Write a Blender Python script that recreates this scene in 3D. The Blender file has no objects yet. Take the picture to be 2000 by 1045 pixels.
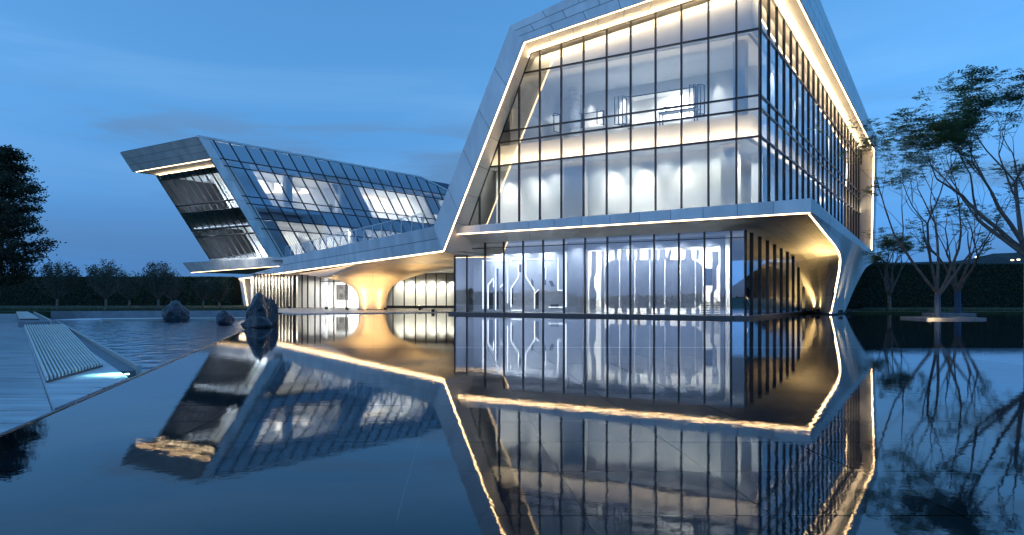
import bpy, bmesh, math, random
from mathutils import Vector as V3, noise, Matrix
random.seed(7)
sc = bpy.context.scene
col = sc.collection

# ------------------------------------------------------------------ camera
cam = bpy.data.cameras.new("camera")
cam.sensor_width = 36.0
cam.lens = 36.0 * 1420 / 2000
cam.shift_y = 57.5 / 2000
cam.clip_start, cam.clip_end = 0.1, 6000
co = bpy.data.objects.new("camera", cam)
col.objects.link(co)
co.location = (0, 0, 1.3)
co.rotation_euler = (math.pi / 2, 0, 0)
sc.camera = co

# ------------------------------------------------------------------ dusk sky, exposure
EXPOSURE = 2.2
SKY_STRENGTH = 0.143
SUN_EL, SUN_AZ = 4.5, 252.0          # degrees; the sun has just gone down behind and left of the camera
world = bpy.data.worlds.new("World")
sc.world = world
world.use_nodes = True
wn, wl = world.node_tree.nodes, world.node_tree.links
bg = wn["Background"]
bg.inputs[1].default_value = SKY_STRENGTH
sky = wn.new("ShaderNodeTexSky")
sky.sky_type = 'NISHITA'
sky.sun_disc = False
sky.sun_elevation = math.radians(SUN_EL)
sky.sun_rotation = math.radians(SUN_AZ)
sky.ozone_density = 4.0
sky.dust_density = 0.6
tc = wn.new("ShaderNodeTexCoord")
# the sun is well down: look the sky up above its orange horizon band, so that only blue twilight is left
va = wn.new("ShaderNodeVectorMath")
va.operation = 'ADD'
va.inputs[1].default_value = (0, 0, 0.285)
wl.new(tc.outputs['Generated'], va.inputs[0])
vn = wn.new("ShaderNodeVectorMath")
vn.operation = 'NORMALIZE'
wl.new(va.outputs[0], vn.inputs[0])
wl.new(vn.outputs[0], sky.inputs[0])
sp = wn.new("ShaderNodeSeparateXYZ")
wl.new(tc.outputs['Generated'], sp.inputs[0])
def cloud_layer(prev, loc, scale, stretch, lo, hi, zb, amount, colour):
    """stretched cloud sheet between heights zb = (start, full, full, end) of the sky"""
    mp = wn.new("ShaderNodeMapping")
    mp.inputs['Scale'].default_value = (1, 1, stretch)
    mp.inputs['Location'].default_value = loc
    wl.new(tc.outputs['Generated'], mp.inputs[0])
    nz = wn.new("ShaderNodeTexNoise")
    nz.inputs['Scale'].default_value = scale
    nz.inputs['Detail'].default_value = 8
    nz.inputs['Roughness'].default_value = 0.55
    nz.inputs['Distortion'].default_value = 0.5
    wl.new(mp.outputs[0], nz.inputs['Vector'])
    rp = wn.new("ShaderNodeMapRange")
    rp.interpolation_type = 'SMOOTHSTEP'
    rp.inputs[1].default_value, rp.inputs[2].default_value = lo, hi
    wl.new(nz.outputs[0], rp.inputs[0])
    up = wn.new("ShaderNodeMapRange"); up.interpolation_type = 'SMOOTHSTEP'
    up.inputs[1].default_value, up.inputs[2].default_value = zb[0], zb[1]
    dw = wn.new("ShaderNodeMapRange"); dw.interpolation_type = 'SMOOTHSTEP'
    dw.inputs[1].default_value, dw.inputs[2].default_value = zb[2], zb[3]
    dw.inputs[3].default_value, dw.inputs[4].default_value = amount, 0.0
    for q in (up, dw): wl.new(sp.outputs[2], q.inputs[0])
    m1 = wn.new("ShaderNodeMath"); m1.operation = 'MULTIPLY'
    m2 = wn.new("ShaderNodeMath"); m2.operation = 'MULTIPLY'
    wl.new(up.outputs[0], m1.inputs[0]); wl.new(dw.outputs[0], m1.inputs[1])
    wl.new(m1.outputs[0], m2.inputs[0]); wl.new(rp.outputs[0], m2.inputs[1])
    mx = wn.new("ShaderNodeMix")
    mx.data_type = 'RGBA'
    mx.inputs[7].default_value = (*colour, 1)
    wl.new(m2.outputs[0], mx.inputs[0])
    wl.new(prev, mx.inputs[6])
    return mx.outputs[2]
hs = wn.new("ShaderNodeHueSaturation")
hs.inputs['Saturation'].default_value = 1.0
hs.inputs['Hue'].default_value = 0.495
wl.new(sky.outputs[0], hs.inputs['Color'])
c_ = cloud_layer(hs.outputs[0], (3.1, 1.7, .2), 1.5, 6.0, .42, .66, (.05, .16, .24, .42), .12, (.85, 1.35, 1.80))
c_ = cloud_layer(c_, (7.7, 2.3, .55), 2.6, 7.0, .47, .60, (.09, .16, .20, .26), .80, (.22, .47, .86))
c_ = cloud_layer(c_, (1.2, 5.3, .9), 1.1, 7.0, .40, .62, (-.1, -.05, .12, .21), .75, (.28, .62, 1.06))
class _o: outputs = [None, None, c_]
mx = _o
# the dim blue belt low over the horizon
hr = wn.new("ShaderNodeMapRange")
hr.inputs[1].default_value, hr.inputs[2].default_value = -0.02, 0.29
hr.interpolation_type = 'SMOOTHSTEP'
wl.new(sp.outputs[2], hr.inputs[0])
belt = wn.new("ShaderNodeMix")
belt.data_type = 'RGBA'
belt.inputs[6].default_value = (0.40, 0.46, 0.60, 1)
belt.inputs[7].default_value = (1, 1, 1, 1)
wl.new(hr.outputs[0], belt.inputs[0])
ml = wn.new("ShaderNodeMix")
ml.data_type = 'RGBA'
ml.blend_type = 'MULTIPLY'
ml.inputs[0].default_value = 1.0
wl.new(mx.outputs[2], ml.inputs[6])
wl.new(belt.outputs[2], ml.inputs[7])
wl.new(ml.outputs[2], bg.inputs[0])

sunl = bpy.data.lights.new("sun", 'SUN')
sunl.energy = 0.02
sunl.angle = math.radians(60)
sunl.color = (1.0, 0.82, 0.66)
suno = bpy.data.objects.new("sun", sunl)
col.objects.link(suno)
_az = math.radians(SUN_AZ)
_d = V3((math.sin(_az) * math.cos(math.radians(SUN_EL)), math.cos(_az) * math.cos(math.radians(SUN_EL)), math.sin(math.radians(SUN_EL))))
suno.rotation_euler = _d.to_track_quat('Z', 'Y').to_euler()
suno.location = (-20, -40, 30)

sc.view_settings.view_transform = 'Standard'
sc.view_settings.look = 'None'
sc.view_settings.exposure = EXPOSURE
sc.view_settings.gamma = 1.0
sc.view_settings.use_curve_mapping = False
sc.render.engine = 'CYCLES'
cy = sc.cycles
cy.use_denoising = True
cy.max_bounces = 8
cy.diffuse_bounces = 3
cy.glossy_bounces = 5
cy.transmission_bounces = 6
cy.transparent_max_bounces = 24
cy.sample_clamp_indirect = 4.0
cy.caustics_reflective = False
cy.caustics_refractive = False

# ------------------------------------------------------------------ materials
def new_mat(name):
    m = bpy.data.materials.new(name)
    m.use_nodes = True
    return m, m.node_tree.nodes, m.node_tree.links, m.node_tree.nodes["Principled BSDF"]

def mat(name, c, rough=0.5, metal=0.0, var=0.0, scale=3.0, bump=0.0, bscale=20.0, stretch=(1, 1, 1), c2=None, spec=None):
    m, n, l, b = new_mat(name)
    b.inputs['Roughness'].default_value = rough
    b.inputs['Metallic'].default_value = metal
    if spec is not None:
        b.inputs['Specular IOR Level'].default_value = spec
    b.inputs['Base Color'].default_value = (*c, 1)
    t = n.new("ShaderNodeTexCoord")
    mp_ = n.new("ShaderNodeMapping")
    mp_.inputs['Scale'].default_value = stretch
    l.new(t.outputs['Object'], mp_.inputs[0])
    if var or c2:
        nz_ = n.new("ShaderNodeTexNoise")
        nz_.inputs['Scale'].default_value = scale
        nz_.inputs['Detail'].default_value = 6
        l.new(mp_.outputs[0], nz_.inputs['Vector'])
        r = n.new("ShaderNodeValToRGB")
        d = c2 or tuple(x * (1 - var) for x in c)
        e = c if c2 else tuple(min(1, x * (1 + var)) for x in c)
        r.color_ramp.elements[0].position = 0.33
        r.color_ramp.elements[0].color = (*d, 1)
        r.color_ramp.elements[1].position = 0.67
        r.color_ramp.elements[1].color = (*e, 1)
        l.new(nz_.outputs[0], r.inputs[0])
        oi = n.new("ShaderNodeObjectInfo")          # every panel a shade of its own
        rr = n.new("ShaderNodeMapRange")
        rr.inputs[3].default_value, rr.inputs[4].default_value = 1 - var * .5, 1 + var * .5
        l.new(oi.outputs['Random'], rr.inputs[0])
        hv = n.new("ShaderNodeHueSaturation")
        l.new(rr.outputs[0], hv.inputs['Value'])
        l.new(r.outputs[0], hv.inputs['Color'])
        l.new(hv.outputs[0], b.inputs['Base Color'])
        ra = n.new("ShaderNodeMapRange")
        ra.inputs[3].default_value, ra.inputs[4].default_value = max(0, rough - .08), min(1, rough + .08)
        l.new(nz_.outputs[0], ra.inputs[0])
        l.new(ra.outputs[0], b.inputs['Roughness'])
    if bump:
        nb = n.new("ShaderNodeTexNoise")
        nb.inputs['Scale'].default_value = bscale
        nb.inputs['Detail'].default_value = 5
        l.new(mp_.outputs[0], nb.inputs['Vector'])
        bp = n.new("ShaderNodeBump")
        bp.inputs['Strength'].default_value = bump
        bp.inputs['Distance'].default_value = 0.05
        l.new(nb.outputs[0], bp.inputs['Height'])
        l.new(bp.outputs[0], b.inputs['Normal'])
    return m

def glow(name, c, s):
    m, n, l, b = new_mat(name)
    n.remove(b)
    e = n.new("ShaderNodeEmission")
    e.inputs[0].default_value = (*c, 1)
    e.inputs[1].default_value = s
    l.new(e.outputs[0], n["Material Output"].inputs[0])
    return m

def glass(name, tint, ior, base, gl=(0.92, 0.95, 1.0)):
    """architectural pane: tinted see-through sheet with a coated reflection that grows towards grazing"""
    m, n, l, b = new_mat(name)
    n.remove(b)
    tr = n.new("ShaderNodeBsdfTransparent")
    tr.inputs[0].default_value = (*tint, 1)
    g = n.new("ShaderNodeBsdfGlossy")
    g.inputs[0].default_value = (*gl, 1)
    g.inputs['Roughness'].default_value = 0.004
    f = n.new("ShaderNodeFresnel")
    f.inputs[0].default_value = ior
    ad = n.new("ShaderNodeMath")
    ad.operation = 'ADD'
    ad.use_clamp = True
    ad.inputs[1].default_value = base
    l.new(f.outputs[0], ad.inputs[0])
    mi = n.new("ShaderNodeMixShader")
    l.new(ad.outputs[0], mi.inputs[0])
    l.new(tr.outputs[0], mi.inputs[1])
    l.new(g.outputs[0], mi.inputs[2])
    # faint waviness of float glass
    t = n.new("ShaderNodeTexCoord")
    nb = n.new("ShaderNodeTexNoise")
    nb.inputs['Scale'].default_value = 0.35
    nb.inputs['Detail'].default_value = 1
    l.new(t.outputs['Object'], nb.inputs['Vector'])
    bp = n.new("ShaderNodeBump")
    bp.inputs['Strength'].default_value = 0.25
    bp.inputs['Distance'].default_value = 0.012
    l.new(nb.outputs[0], bp.inputs['Height'])
    l.new(bp.outputs[0], g.inputs['Normal'])
    l.new(mi.outputs[0], n["Material Output"].inputs[0])
    return m

def water(name, s1, d1, s2, d2, rough, tint):
    m, n, l, b = new_mat(name)
    n.remove(b)
    tr = n.new("ShaderNodeBsdfTransparent")
    tr.inputs[0].default_value = (*tint, 1)
    g = n.new("ShaderNodeBsdfGlossy")
    g.inputs[0].default_value = (1, 1, 1, 1)
    g.inputs['Roughness'].default_value = rough
    f = n.new("ShaderNodeFresnel")
    f.inputs[0].default_value = 1.28
    t = n.new("ShaderNodeTexCoord")
    def layer(scale, dist, prev, stretch):
        mp_ = n.new("ShaderNodeMapping")
        mp_.inputs['Scale'].default_value = stretch
        l.new(t.outputs['Object'], mp_.inputs[0])
        nb = n.new("ShaderNodeTexNoise")
        nb.inputs['Scale'].default_value = scale
        nb.inputs['Detail'].default_value = 2.5
        l.new(mp_.outputs[0], nb.inputs['Vector'])
        bp = n.new("ShaderNodeBump")
        bp.inputs['Strength'].default_value = 1.0
        bp.inputs['Distance'].default_value = dist
        l.new(nb.outputs[0], bp.inputs['Height'])
        if prev:
            l.new(prev.outputs[0], bp.inputs['Normal'])
        return bp
    b1 = layer(s1, d1, None, (1, .75, 1))
    b2 = layer(s2, d2, b1, (1, .8, 1))
    l.new(b2.outputs[0], g.inputs['Normal'])
    mi = n.new("ShaderNodeMixShader")
    l.new(f.outputs[0], mi.inputs[0])
    l.new(tr.outputs[0], mi.inputs[1])
    l.new(g.outputs[0], mi.inputs[2])
    l.new(mi.outputs[0], n["Material Output"].inputs[0])
    return m

M = {}
M['alu'] = mat('aluminium cladding', (.80, .80, .79), .42, .15, .13, .9, .015, 3, (1, 1, .35))
M['alu_soffit'] = mat('brushed soffit metal', (.70, .68, .64), .46, .45, .07, .9, .012, 1.2)
M['warm_soffit'] = mat('pale warm soffit panels', (.72, .69, .64), .58, .0, .05, 1.0, .02, 2)
M['column'] = mat('satin pale bronze column skin', (.70, .62, .50), .42, .25, .05, 1.2, .03, 3)
M['joint'] = mat('dark joint backing', (.10, .105, .115), .7)
M['frame'] = mat('black window frame', (.022, .024, .030), .38, .4)
M['bronze'] = mat('bronze fin', (.12, .10, .085), .35, .7, .1, 3)
M['led'] = glow('warm led line', (1.0, .66, .33), 3.2)
M['led_soft'] = glow('soft warm led', (1.0, .72, .42), 1.6)
M['led_white'] = glow('white led edge', (.90, .95, 1.0), .65)
M['glass'] = glass('facade glass', (.80, .86, .90), 1.55, .13)
M['glass_side'] = glass('side facade glass', (.74, .82, .88), 1.6, .14)
M['glass_ground'] = glass('ground floor glass', (.80, .86, .92), 1.52, .17)
M['glass_wing'] = glass('wing glass', (.70, .78, .86), 1.75, .22, (.80, .90, 1.0))
M['glass_prow'] = glass('prow glass', (.62, .72, .82), 1.75, .34, (.80, .90, 1.0))
M['glass_rail'] = glass('clear balustrade glass', (.93, .96, .97), 1.22, .015)
M['white'] = mat('white interior wall', (.80, .80, .78), .6, 0, .02, 2)
M['grey_wall'] = mat('grey interior wall', (.46, .48, .52), .6, 0, .03, 2)
M['dark_wall'] = mat('dark interior wall', (.06, .065, .08), .6)
M['blue_panel'] = mat('back painted spandrel', (.10, .14, .20), .3)
M['floor'] = mat('interior stone floor', (.42, .40, .37), .25, 0, .05, 1)
M['screen'] = mat('matte white screen', (.62, .64, .68), .6, 0, .02, 2)
M['screen_grey'] = mat('grey gauze screen', (.42, .44, .48), .7, 0, .04, 3)
M['plinth'] = mat('dark granite plinth', (.06, .062, .07), .3, 0, .2, 4)
M['tile'] = mat('black granite tile', (.028, .030, .036), .35, 0, .25, 5)
M['grout'] = mat('grout', (.70, .72, .74), .8)
M['paving'] = mat('grey sandblasted paving', (.50, .51, .52), .30, 0, .32, 1.3, .14, 4, (.5, 3.6, 1), None)
M['stone_rim'] = mat('pale stone rim', (.48, .47, .43), .5, 0, .1, 3)
M['slat'] = mat('weathered pale slat', (.78, .76, .68), .5, 0, .1, 3, .04, 10)
M['wall_grey'] = mat('grey granite low wall', (.22, .23, .25), .55, 0, .15, 2)
M['rock'] = mat('dark wet rock', (.050, .052, .060), .36, 0, .5, 3.0, .55, 5)
M['grass'] = mat('dark lawn', (.028, .050, .018), .9, 0, .4, 1.5, .5, 30)
M['grass_blade'] = mat('grass blade', (.035, .065, .02), .8, 0, .3, 2)
M['hedge'] = mat('clipped hedge leaf', (.022, .044, .020), .75, 0, .35, 1.6)
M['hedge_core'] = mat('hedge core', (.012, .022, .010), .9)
M['leaf_dark'] = mat('dark tree leaf', (.045, .058, .032), .6, 0, .4, 1.2)
M['leaf'] = mat('fresh compound leaf', (.13, .20, .09), .55, 0, .35, 1.0)
M['leaf_shrub'] = mat('shrub leaf', (.09, .105, .07), .6, 0, .35, 1.0)
M['bark'] = mat('grey brown bark', (.17, .135, .115), .8, 0, .3, 6, .2, 20)
M['bark_light'] = mat('pale twig bark', (.22, .18, .15), .8, 0, .3, 6)
for k_ in ('leaf', 'leaf_dark', 'leaf_shrub'):      # thin leaves let some of the sky through
    n_, l_ = M[k_].node_tree.nodes, M[k_].node_tree.links
    pb_ = n_['Principled BSDF']
    tl_ = n_.new("ShaderNodeBsdfTranslucent")
    src = pb_.inputs['Base Color'].links[0].from_socket
    l_.new(src, tl_.inputs[0])
    ms_ = n_.new("ShaderNodeMixShader")
    ms_.inputs[0].default_value = .42
    l_.new(pb_.outputs[0], ms_.inputs[1])
    l_.new(tl_.outputs[0], ms_.inputs[2])
    l_.new(ms_.outputs[0], n_['Material Output'].inputs[0])
M['wrap'] = mat('blue trunk wrap', (.035, .075, .15), .7, 0, .25, 12, .2, 30)
M['hill'] = mat('far wooded hills', (.04, .055, .05), .9, 0, .3, .02)
M['water'] = water('still pool water', 4.5, .0006, 22.0, .00018, .012, (.80, .87, .92))
M['ripple'] = water('rippled pool water', 2.0, .085, 7.0, .014, .05, (.70, .82, .90))
M['art'] = mat('dark framed picture', (.08, .075, .07), .4, 0, .6, 2.5)
M['sofa'] = mat('charcoal upholstery', (.10, .10, .12), .8)
M['black'] = mat('black lacquer', (.02, .02, .025), .3)
M['terracotta'] = mat('grey pot', (.3, .3, .31), .5)
M['canvas'] = mat('pale tent canvas', (.55, .56, .58), .8)
M['sign_glow'] = glow('room glow panel', (1.0, .96, .90), .85)
M['town'] = glow('distant window light', (1.0, .85, .55), 1.2)

# ------------------------------------------------------------------ object helpers
def tag(o, label=None, cat=None, group=None, kind=None):
    if label: o['label'] = label
    if cat: o['category'] = cat
    if group: o['group'] = group
    if kind: o['kind'] = kind
    return o

def thing(name, loc, label, cat, group=None):
    o = bpy.data.objects.new(name, None)
    col.objects.link(o)
    o.location = loc
    o.empty_display_size = .5
    return tag(o, label, cat, group)

_roots = {}
def link(name, me, parent=None):
    o = bpy.data.objects.new(name, me)
    col.objects.link(o)
    if parent is not None:
        o.parent = parent
        r = parent
        off = V3((0, 0, 0))
        while r is not None:
            off += V3(r.location)
            r = r.parent
        o.location = -off        # mesh data is in world metres
    return o

class MB:
    def __init__(s):
        s.v, s.f = [], []
    def poly(s, pts):
        i = len(s.v)
        s.v += [tuple(p) for p in pts]
        s.f.append(tuple(range(i, i + len(pts))))
    def box8(s, p):
        i = len(s.v)
        s.v += [tuple(q) for q in p]
        for f in ((0, 3, 2, 1), (4, 5, 6, 7), (0, 1, 5, 4), (1, 2, 6, 5), (2, 3, 7, 6), (3, 0, 4, 7)):
            s.f.append(tuple(i + k for k in f))
    def box(s, a, b):
        (x0, y0, z0), (x1, y1, z1) = a, b
        s.box8([(x0, y0, z0), (x1, y0, z0), (x1, y1, z0), (x0, y1, z0), (x0, y0, z1), (x1, y0, z1), (x1, y1, z1), (x0, y1, z1)])
    def bar(s, p, q, nrm, w, d, back=0.0):
        """bar from p to q; w across, d out along nrm, back behind the line"""
        p, q = V3(p), V3(q)
        n = V3(nrm).normalized()
        t = (q - p).normalized().cross(n).normalized() * (w / 2)
        a, b_ = n * (-back), n * d
        s.box8([p - t + a, p + t + a, q + t + a, q - t + a, p - t + b_, p + t + b_, q + t + b_, q - t + b_])
    def prism(s, pts, off):
        """closed solid: polygon pts and its copy shifted by off"""
        n = len(pts)
        i = len(s.v)
        off = V3(off)
        s.v += [tuple(p) for p in pts] + [tuple(V3(p) + off) for p in pts]
        s.f.append(tuple(i + k for k in range(n)))
        s.f.append(tuple(i + n + k for k in reversed(range(n))))
        for k in range(n):
            s.f.append((i + k, i + (k + 1) % n, i + n + (k + 1) % n, i + n + k))
    def tube(s, pts, rad, sides=6, cap=True):
        pts = [V3(p) for p in pts]
        n = len(pts)
        i0 = len(s.v)
        ref = V3((0.31, 0.17, 0.93))
        for k, p in enumerate(pts):
            d = (pts[min(k + 1, n - 1)] - pts[max(k - 1, 0)]).normalized()
            a = d.cross(ref)
            if a.length < 1e-3: a = d.cross(V3((1, 0, 0)))
            a.normalize()
            b_ = d.cross(a)
            for j in range(sides):
                th = 2 * math.pi * j / sides
                s.v.append(tuple(p + (a * math.cos(th) + b_ * math.sin(th)) * rad[k]))
        for k in range(n - 1):
            for j in range(sides):
                a, b_ = i0 + k * sides + j, i0 + k * sides + (j + 1) % sides
                s.f.append((a, b_, b_ + sides, a + sides))
        if cap:
            s.f.append(tuple(i0 + j for j in reversed(range(sides))))
            s.f.append(tuple(i0 + (n - 1) * sides + j for j in range(sides)))
    def build(s, name, m, parent=None, smooth=False):
        me = bpy.data.meshes.new(name)
        me.from_pydata(s.v, [], s.f)
        me.materials.append(m)
        if smooth:
            me.polygons.foreach_set('use_smooth', [True] * len(me.polygons))
        me.update()
        return link(name, me, parent)

def fix_normals(o):
    bm = bmesh.new()
    bm.from_mesh(o.data)
    bmesh.ops.recalc_face_normals(bm, faces=bm.faces)
    bm.to_mesh(o.data)
    bm.free()
    return o

def struct(o):
    o['kind'] = 'structure'
    return o

def clip(poly, a, b, c):
    """keep a*x + b*y <= c"""
    out = []
    for i in range(len(poly)):
        p, q = poly[i], poly[(i + 1) % len(poly)]
        dp, dq = a * p[0] + b * p[1] - c, a * q[0] + b * q[1] - c
        if dp <= 0: out.append(p)
        if (dp < 0 < dq) or (dq < 0 < dp):
            t = dp / (dp - dq)
            out.append((p[0] + t * (q[0] - p[0]), p[1] + t * (q[1] - p[1])))
    return out

def area2(p):
    return abs(sum(p[i][0] * p[(i + 1) % len(p)][1] - p[(i + 1) % len(p)][0] * p[i][1] for i in range(len(p)))) / 2

def pane(parent, pts, m, name='glass_pane', jitter=.004):
    """one sheet of glass, set a hair out of true as glazed panes are"""
    pts = [V3(p) for p in pts]
    n = (pts[1] - pts[0]).cross(pts[2] - pts[0]).normalized()
    c = sum(pts, V3()) / len(pts)
    gx, gz = random.uniform(-jitter, jitter), random.uniform(-jitter, jitter)
    h = V3((n.y, -n.x, 0))
    if h.length > 1e-6: h.normalize()
    mb = MB()
    mb.poly([p + n * ((p - c).dot(h) * gx * .6 + (p.z - c.z) * gz * .5) for p in pts])
    return mb.build(name, m, parent)

def bil(a, b, c, d):
    a, b, c, d = V3(a), V3(b), V3(c), V3(d)
    return lambda s, t: (a * (1 - s) + b * s) * (1 - t) + (d * (1 - s) + c * s) * t

def clad(parent, name, S, nu, nv, m, gap=.03, th=.03, sub=1, flip=False, stagger=False, backing=True, piece='cladding_panel', depth=.12):
    """a skin S(s,t) split into separate panels over a dark backing; outward normal = dS/ds x dS/dt (flip to reverse)"""
    sg = -1 if flip else 1
    def nrm(s, t):
        e = 1e-3
        s0, t0 = min(max(s, e), 1 - e), min(max(t, e), 1 - e)
        n = (S(s0 + e, t0) - S(s0 - e, t0)).cross(S(s0, t0 + e) - S(s0, t0 - e))
        if n.length < 1e-12: return V3((0, 0, 1))
        return n.normalized() * sg
    bu, bv = max(nu * sub, 2), max(nv * sub, 2)
    mb = MB()
    i0 = 0
    for layer, o_ in ((0, -.004), (1, -depth)):
        for j in range(bv + 1):
            for i in range(bu + 1):
                s, t = i / bu, j / bv
                mb.v.append(tuple(S(s, t) + nrm(s, t) * o_))
    W = bu + 1
    N = W * (bv + 1)
    for j in range(bv):
        for i in range(bu):
            k = j * W + i
            mb.f.append((k, k + 1, k + 1 + W, k + W))
            mb.f.append((N + k, N + k + W, N + k + 1 + W, N + k + 1))
    ring = [i for i in range(bu)] + [bu + j * W for j in range(bv)] + [bv * W + i for i in range(bu, 0, -1)] + [j * W for j in range(bv, 0, -1)]
    for a, b_ in zip(ring, ring[1:] + ring[:1]):
        mb.f.append((a, N + a, N + b_, b_))
    back = mb.build(name, M['joint'], parent)
    for j in range(nv):
        off = 0.5 / nu if (stagger and j % 2) else 0
        edges = [i / nu + off for i in range(nu + (0 if off else 1))]
        if off: edges = [0] + edges + [1]
        edges = [e for e in edges if e <= 1 + 1e-9]
        for s0, s1 in zip(edges, edges[1:]):
            if s1 - s0 < 1e-6: continue
            t0, t1 = j / nv, (j + 1) / nv
            Lu = max((S(s1, (t0 + t1) / 2) - S(s0, (t0 + t1) / 2)).length, 1e-3)
            Lv = max((S((s0 + s1) / 2, t1) - S((s0 + s1) / 2, t0)).length, 1e-3)
            gs, gt = min(.2, gap / 2 / Lu) * (s1 - s0), min(.2, gap / 2 / Lv) * (t1 - t0)
            a0, a1, b0, b1 = s0 + gs, s1 - gs, t0 + gt, t1 - gt
            if s0 < 1e-6: a0 = 0
            if s1 > 1 - 1e-6: a1 = 1
            if t0 < 1e-6: b0 = 0
            if t1 > 1 - 1e-6: b1 = 1
            pb = MB()
            n_ = sub
            for lay in (th, 0):
                for jj in range(n_ + 1):
                    for ii in range(n_ + 1):
                        s, t = a0 + (a1 - a0) * ii / n_, b0 + (b1 - b0) * jj / n_
                        pb.v.append(tuple(S(s, t) + nrm(s, t) * lay))
            w = n_ + 1
            for jj in range(n_):
                for ii in range(n_):
                    k = jj * w + ii
                    f = (k, k + 1, k + 1 + w, k + w)
                    pb.f.append(f if sg > 0 else f[::-1])
            rg = list(range(n_)) + [n_ + jj * w for jj in range(n_)] + [n_ * w + ii for ii in range(n_, 0, -1)] + [jj * w for jj in range(n_, 0, -1)]
            for a, b_ in zip(rg, rg[1:] + rg[:1]):
                f = (a, w * w + a, w * w + b_, b_)
                pb.f.append(f if sg > 0 else f[::-1])
            o = pb.build(piece, m, back, smooth=False)
            if n_ > 1:              # panels of one bent skin share its true normals, so that they read as one sweep
                me = o.data
                me.polygons.foreach_set('use_smooth', [True] * len(me.polygons))
                nv_ = []
                for jj in range(n_ + 1):
                    for ii in range(n_ + 1):
                        nv_.append(nrm(a0 + (a1 - a0) * ii / n_, b0 + (b1 - b0) * jj / n_))
                ln = []
                for pi, pl in enumerate(me.polygons):
                    for vi in pl.vertices:
                        ln.append(tuple(nv_[vi % (w * w)]) if pi < n_ * n_ else tuple(pl.normal))
                me.normals_split_custom_set(ln)
    return back

LAMPS = 0.88
def lamp(kind, loc, power, color=(1, .80, .55), size=.3, size_y=None, aim=None, spot=60, blend=.6, name='lamp'):
    L = bpy.data.lights.new(name, kind)
    L.energy = power * LAMPS
    L.color = color
    if kind == 'AREA':
        L.shape = 'RECTANGLE' if size_y else 'DISK'
        L.size = size
        if size_y: L.size_y = size_y
        L.spread = math.radians(115)        # narrowed beam keeps the bare lamps unseen at flat angles
    elif kind == 'SPOT':
        L.spot_size = math.radians(spot)
        L.spot_blend = blend
        L.shadow_soft_size = size
    else:
        L.shadow_soft_size = size
    o = bpy.data.objects.new(name, L)
    col.objects.link(o)
    o.location = loc
    if aim is not None:
        o.rotation_euler = (V3(aim) - V3(loc)).to_track_quat('-Z', 'Y').to_euler()
    return o

def strip_lamp(p, q, power, toward, width=.1, color=(1, .74, .42), name='lamp'):
    """linear light between p and q shining along direction toward"""
    p, q = V3(p), V3(q)
    L = bpy.data.lights.new(name, 'AREA')
    L.shape = 'RECTANGLE'
    L.size = (q - p).length
    L.size_y = width
    L.energy = power * LAMPS
    L.color = color
    o = bpy.data.objects.new(name, L)
    col.objects.link(o)
    x = (q - p).normalized()
    z = -V3(toward)
    z = (z - x * z.dot(x)).normalized()
    y = z.cross(x)
    o.matrix_world = Matrix(((x.x, y.x, z.x, 0), (x.y, y.y, z.y, 0), (x.z, y.z, z.z, 0), (0, 0, 0, 1)))
    o.location = (p + q) / 2
    return o

def catmull(P, n):
    """n+1 points evenly in parameter through the list P"""
    P = [V3(p) for p in P]
    out = []
    m = len(P) - 1
    for k in range(n + 1):
        x = k / n * m
        i = min(int(x), m - 1)
        t = x - i
        p1, p2 = P[i], P[i + 1]
        p0 = P[i - 1] if i > 0 else p1 * 2 - p2
        p3 = P[i + 2] if i + 2 <= m else p2 * 2 - p1
        out.append(((p1 * 2) + (p2 - p0) * t + (p0 * 2 - p1 * 5 + p2 * 4 - p3) * t * t + (p1 * 3 - p0 - p2 * 3 + p3) * t ** 3) * .5)
    return out

def curve_fn(P, n=60):
    C = catmull(P, n)
    def f(s):
        x = min(max(s, 0), 1) * n
        i = min(int(x), n - 1)
        return C[i].lerp(C[i + 1], x - i)
    return f

def at(px, py, Y):
    """world point at depth Y behind the photograph's pixel (measured once, used to survey the place)"""
    return V3(((px - 1000) * Y / 1420, Y, 1.3 + (580 - py) * Y / 1420))

# ================================================================== THE GROUND
EDGE = lambda Y: -3.0 - .262 * Y          # left rim of the mirror pool
mb = MB()
mb.poly([(-1500, -400, -1.2), (1500, -400, -1.2), (1500, 3000, -1.2), (-1500, 3000, -1.2)])
g = struct(mb.build('ground', M['grass']))
# mirror pool water: one sheet at z = 0
mb = MB()
mb.poly([(EDGE(-14), -14, 0), (70, -14, 0), (70, 63, 0), (EDGE(63), 63, 0)])
struct(mb.build('mirror_pool_water', M['water']))
# pool bed
bed = MB()
bed.box((-30, -15, -.9), (71, 64, -.19))
bed = struct(fix_normals(bed.build('pool_bed', M['grout'])))
TW = 1.25
k = 0
for iy in range(-1, 15):
    for ix in range(-9, 10):
        cx, cy_ = ix * TW, 3.0 + iy * TW * .98
        x = cx - .075 * (cy_ - 3.0)
        if x < EDGE(cy_) - 1.2 or abs(x) > .78 * cy_ + 2.2: continue
        d = random.choice((.006, .008, .010))
        dz = random.uniform(-.0015, .0015)
        t = MB()
        a = TW / 2 - d
        def sk(xx, yy): return (xx - .075 * (yy - cy_), yy)
        q = [sk(x - a, cy_ - a * .98), sk(x + a, cy_ - a * .98), sk(x + a, cy_ + a * .98), sk(x - a, cy_ + a * .98)]
        q = clip(q, -1, -.262, 3.0 - .04)
        if len(q) < 3 or area2(q) < .01: continue
        t.prism([(p[0], p[1], -.185) for p in q], (0, 0, .03 + dz))
        fix_normals(t.build('granite_tile', M['tile'], bed))
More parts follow.
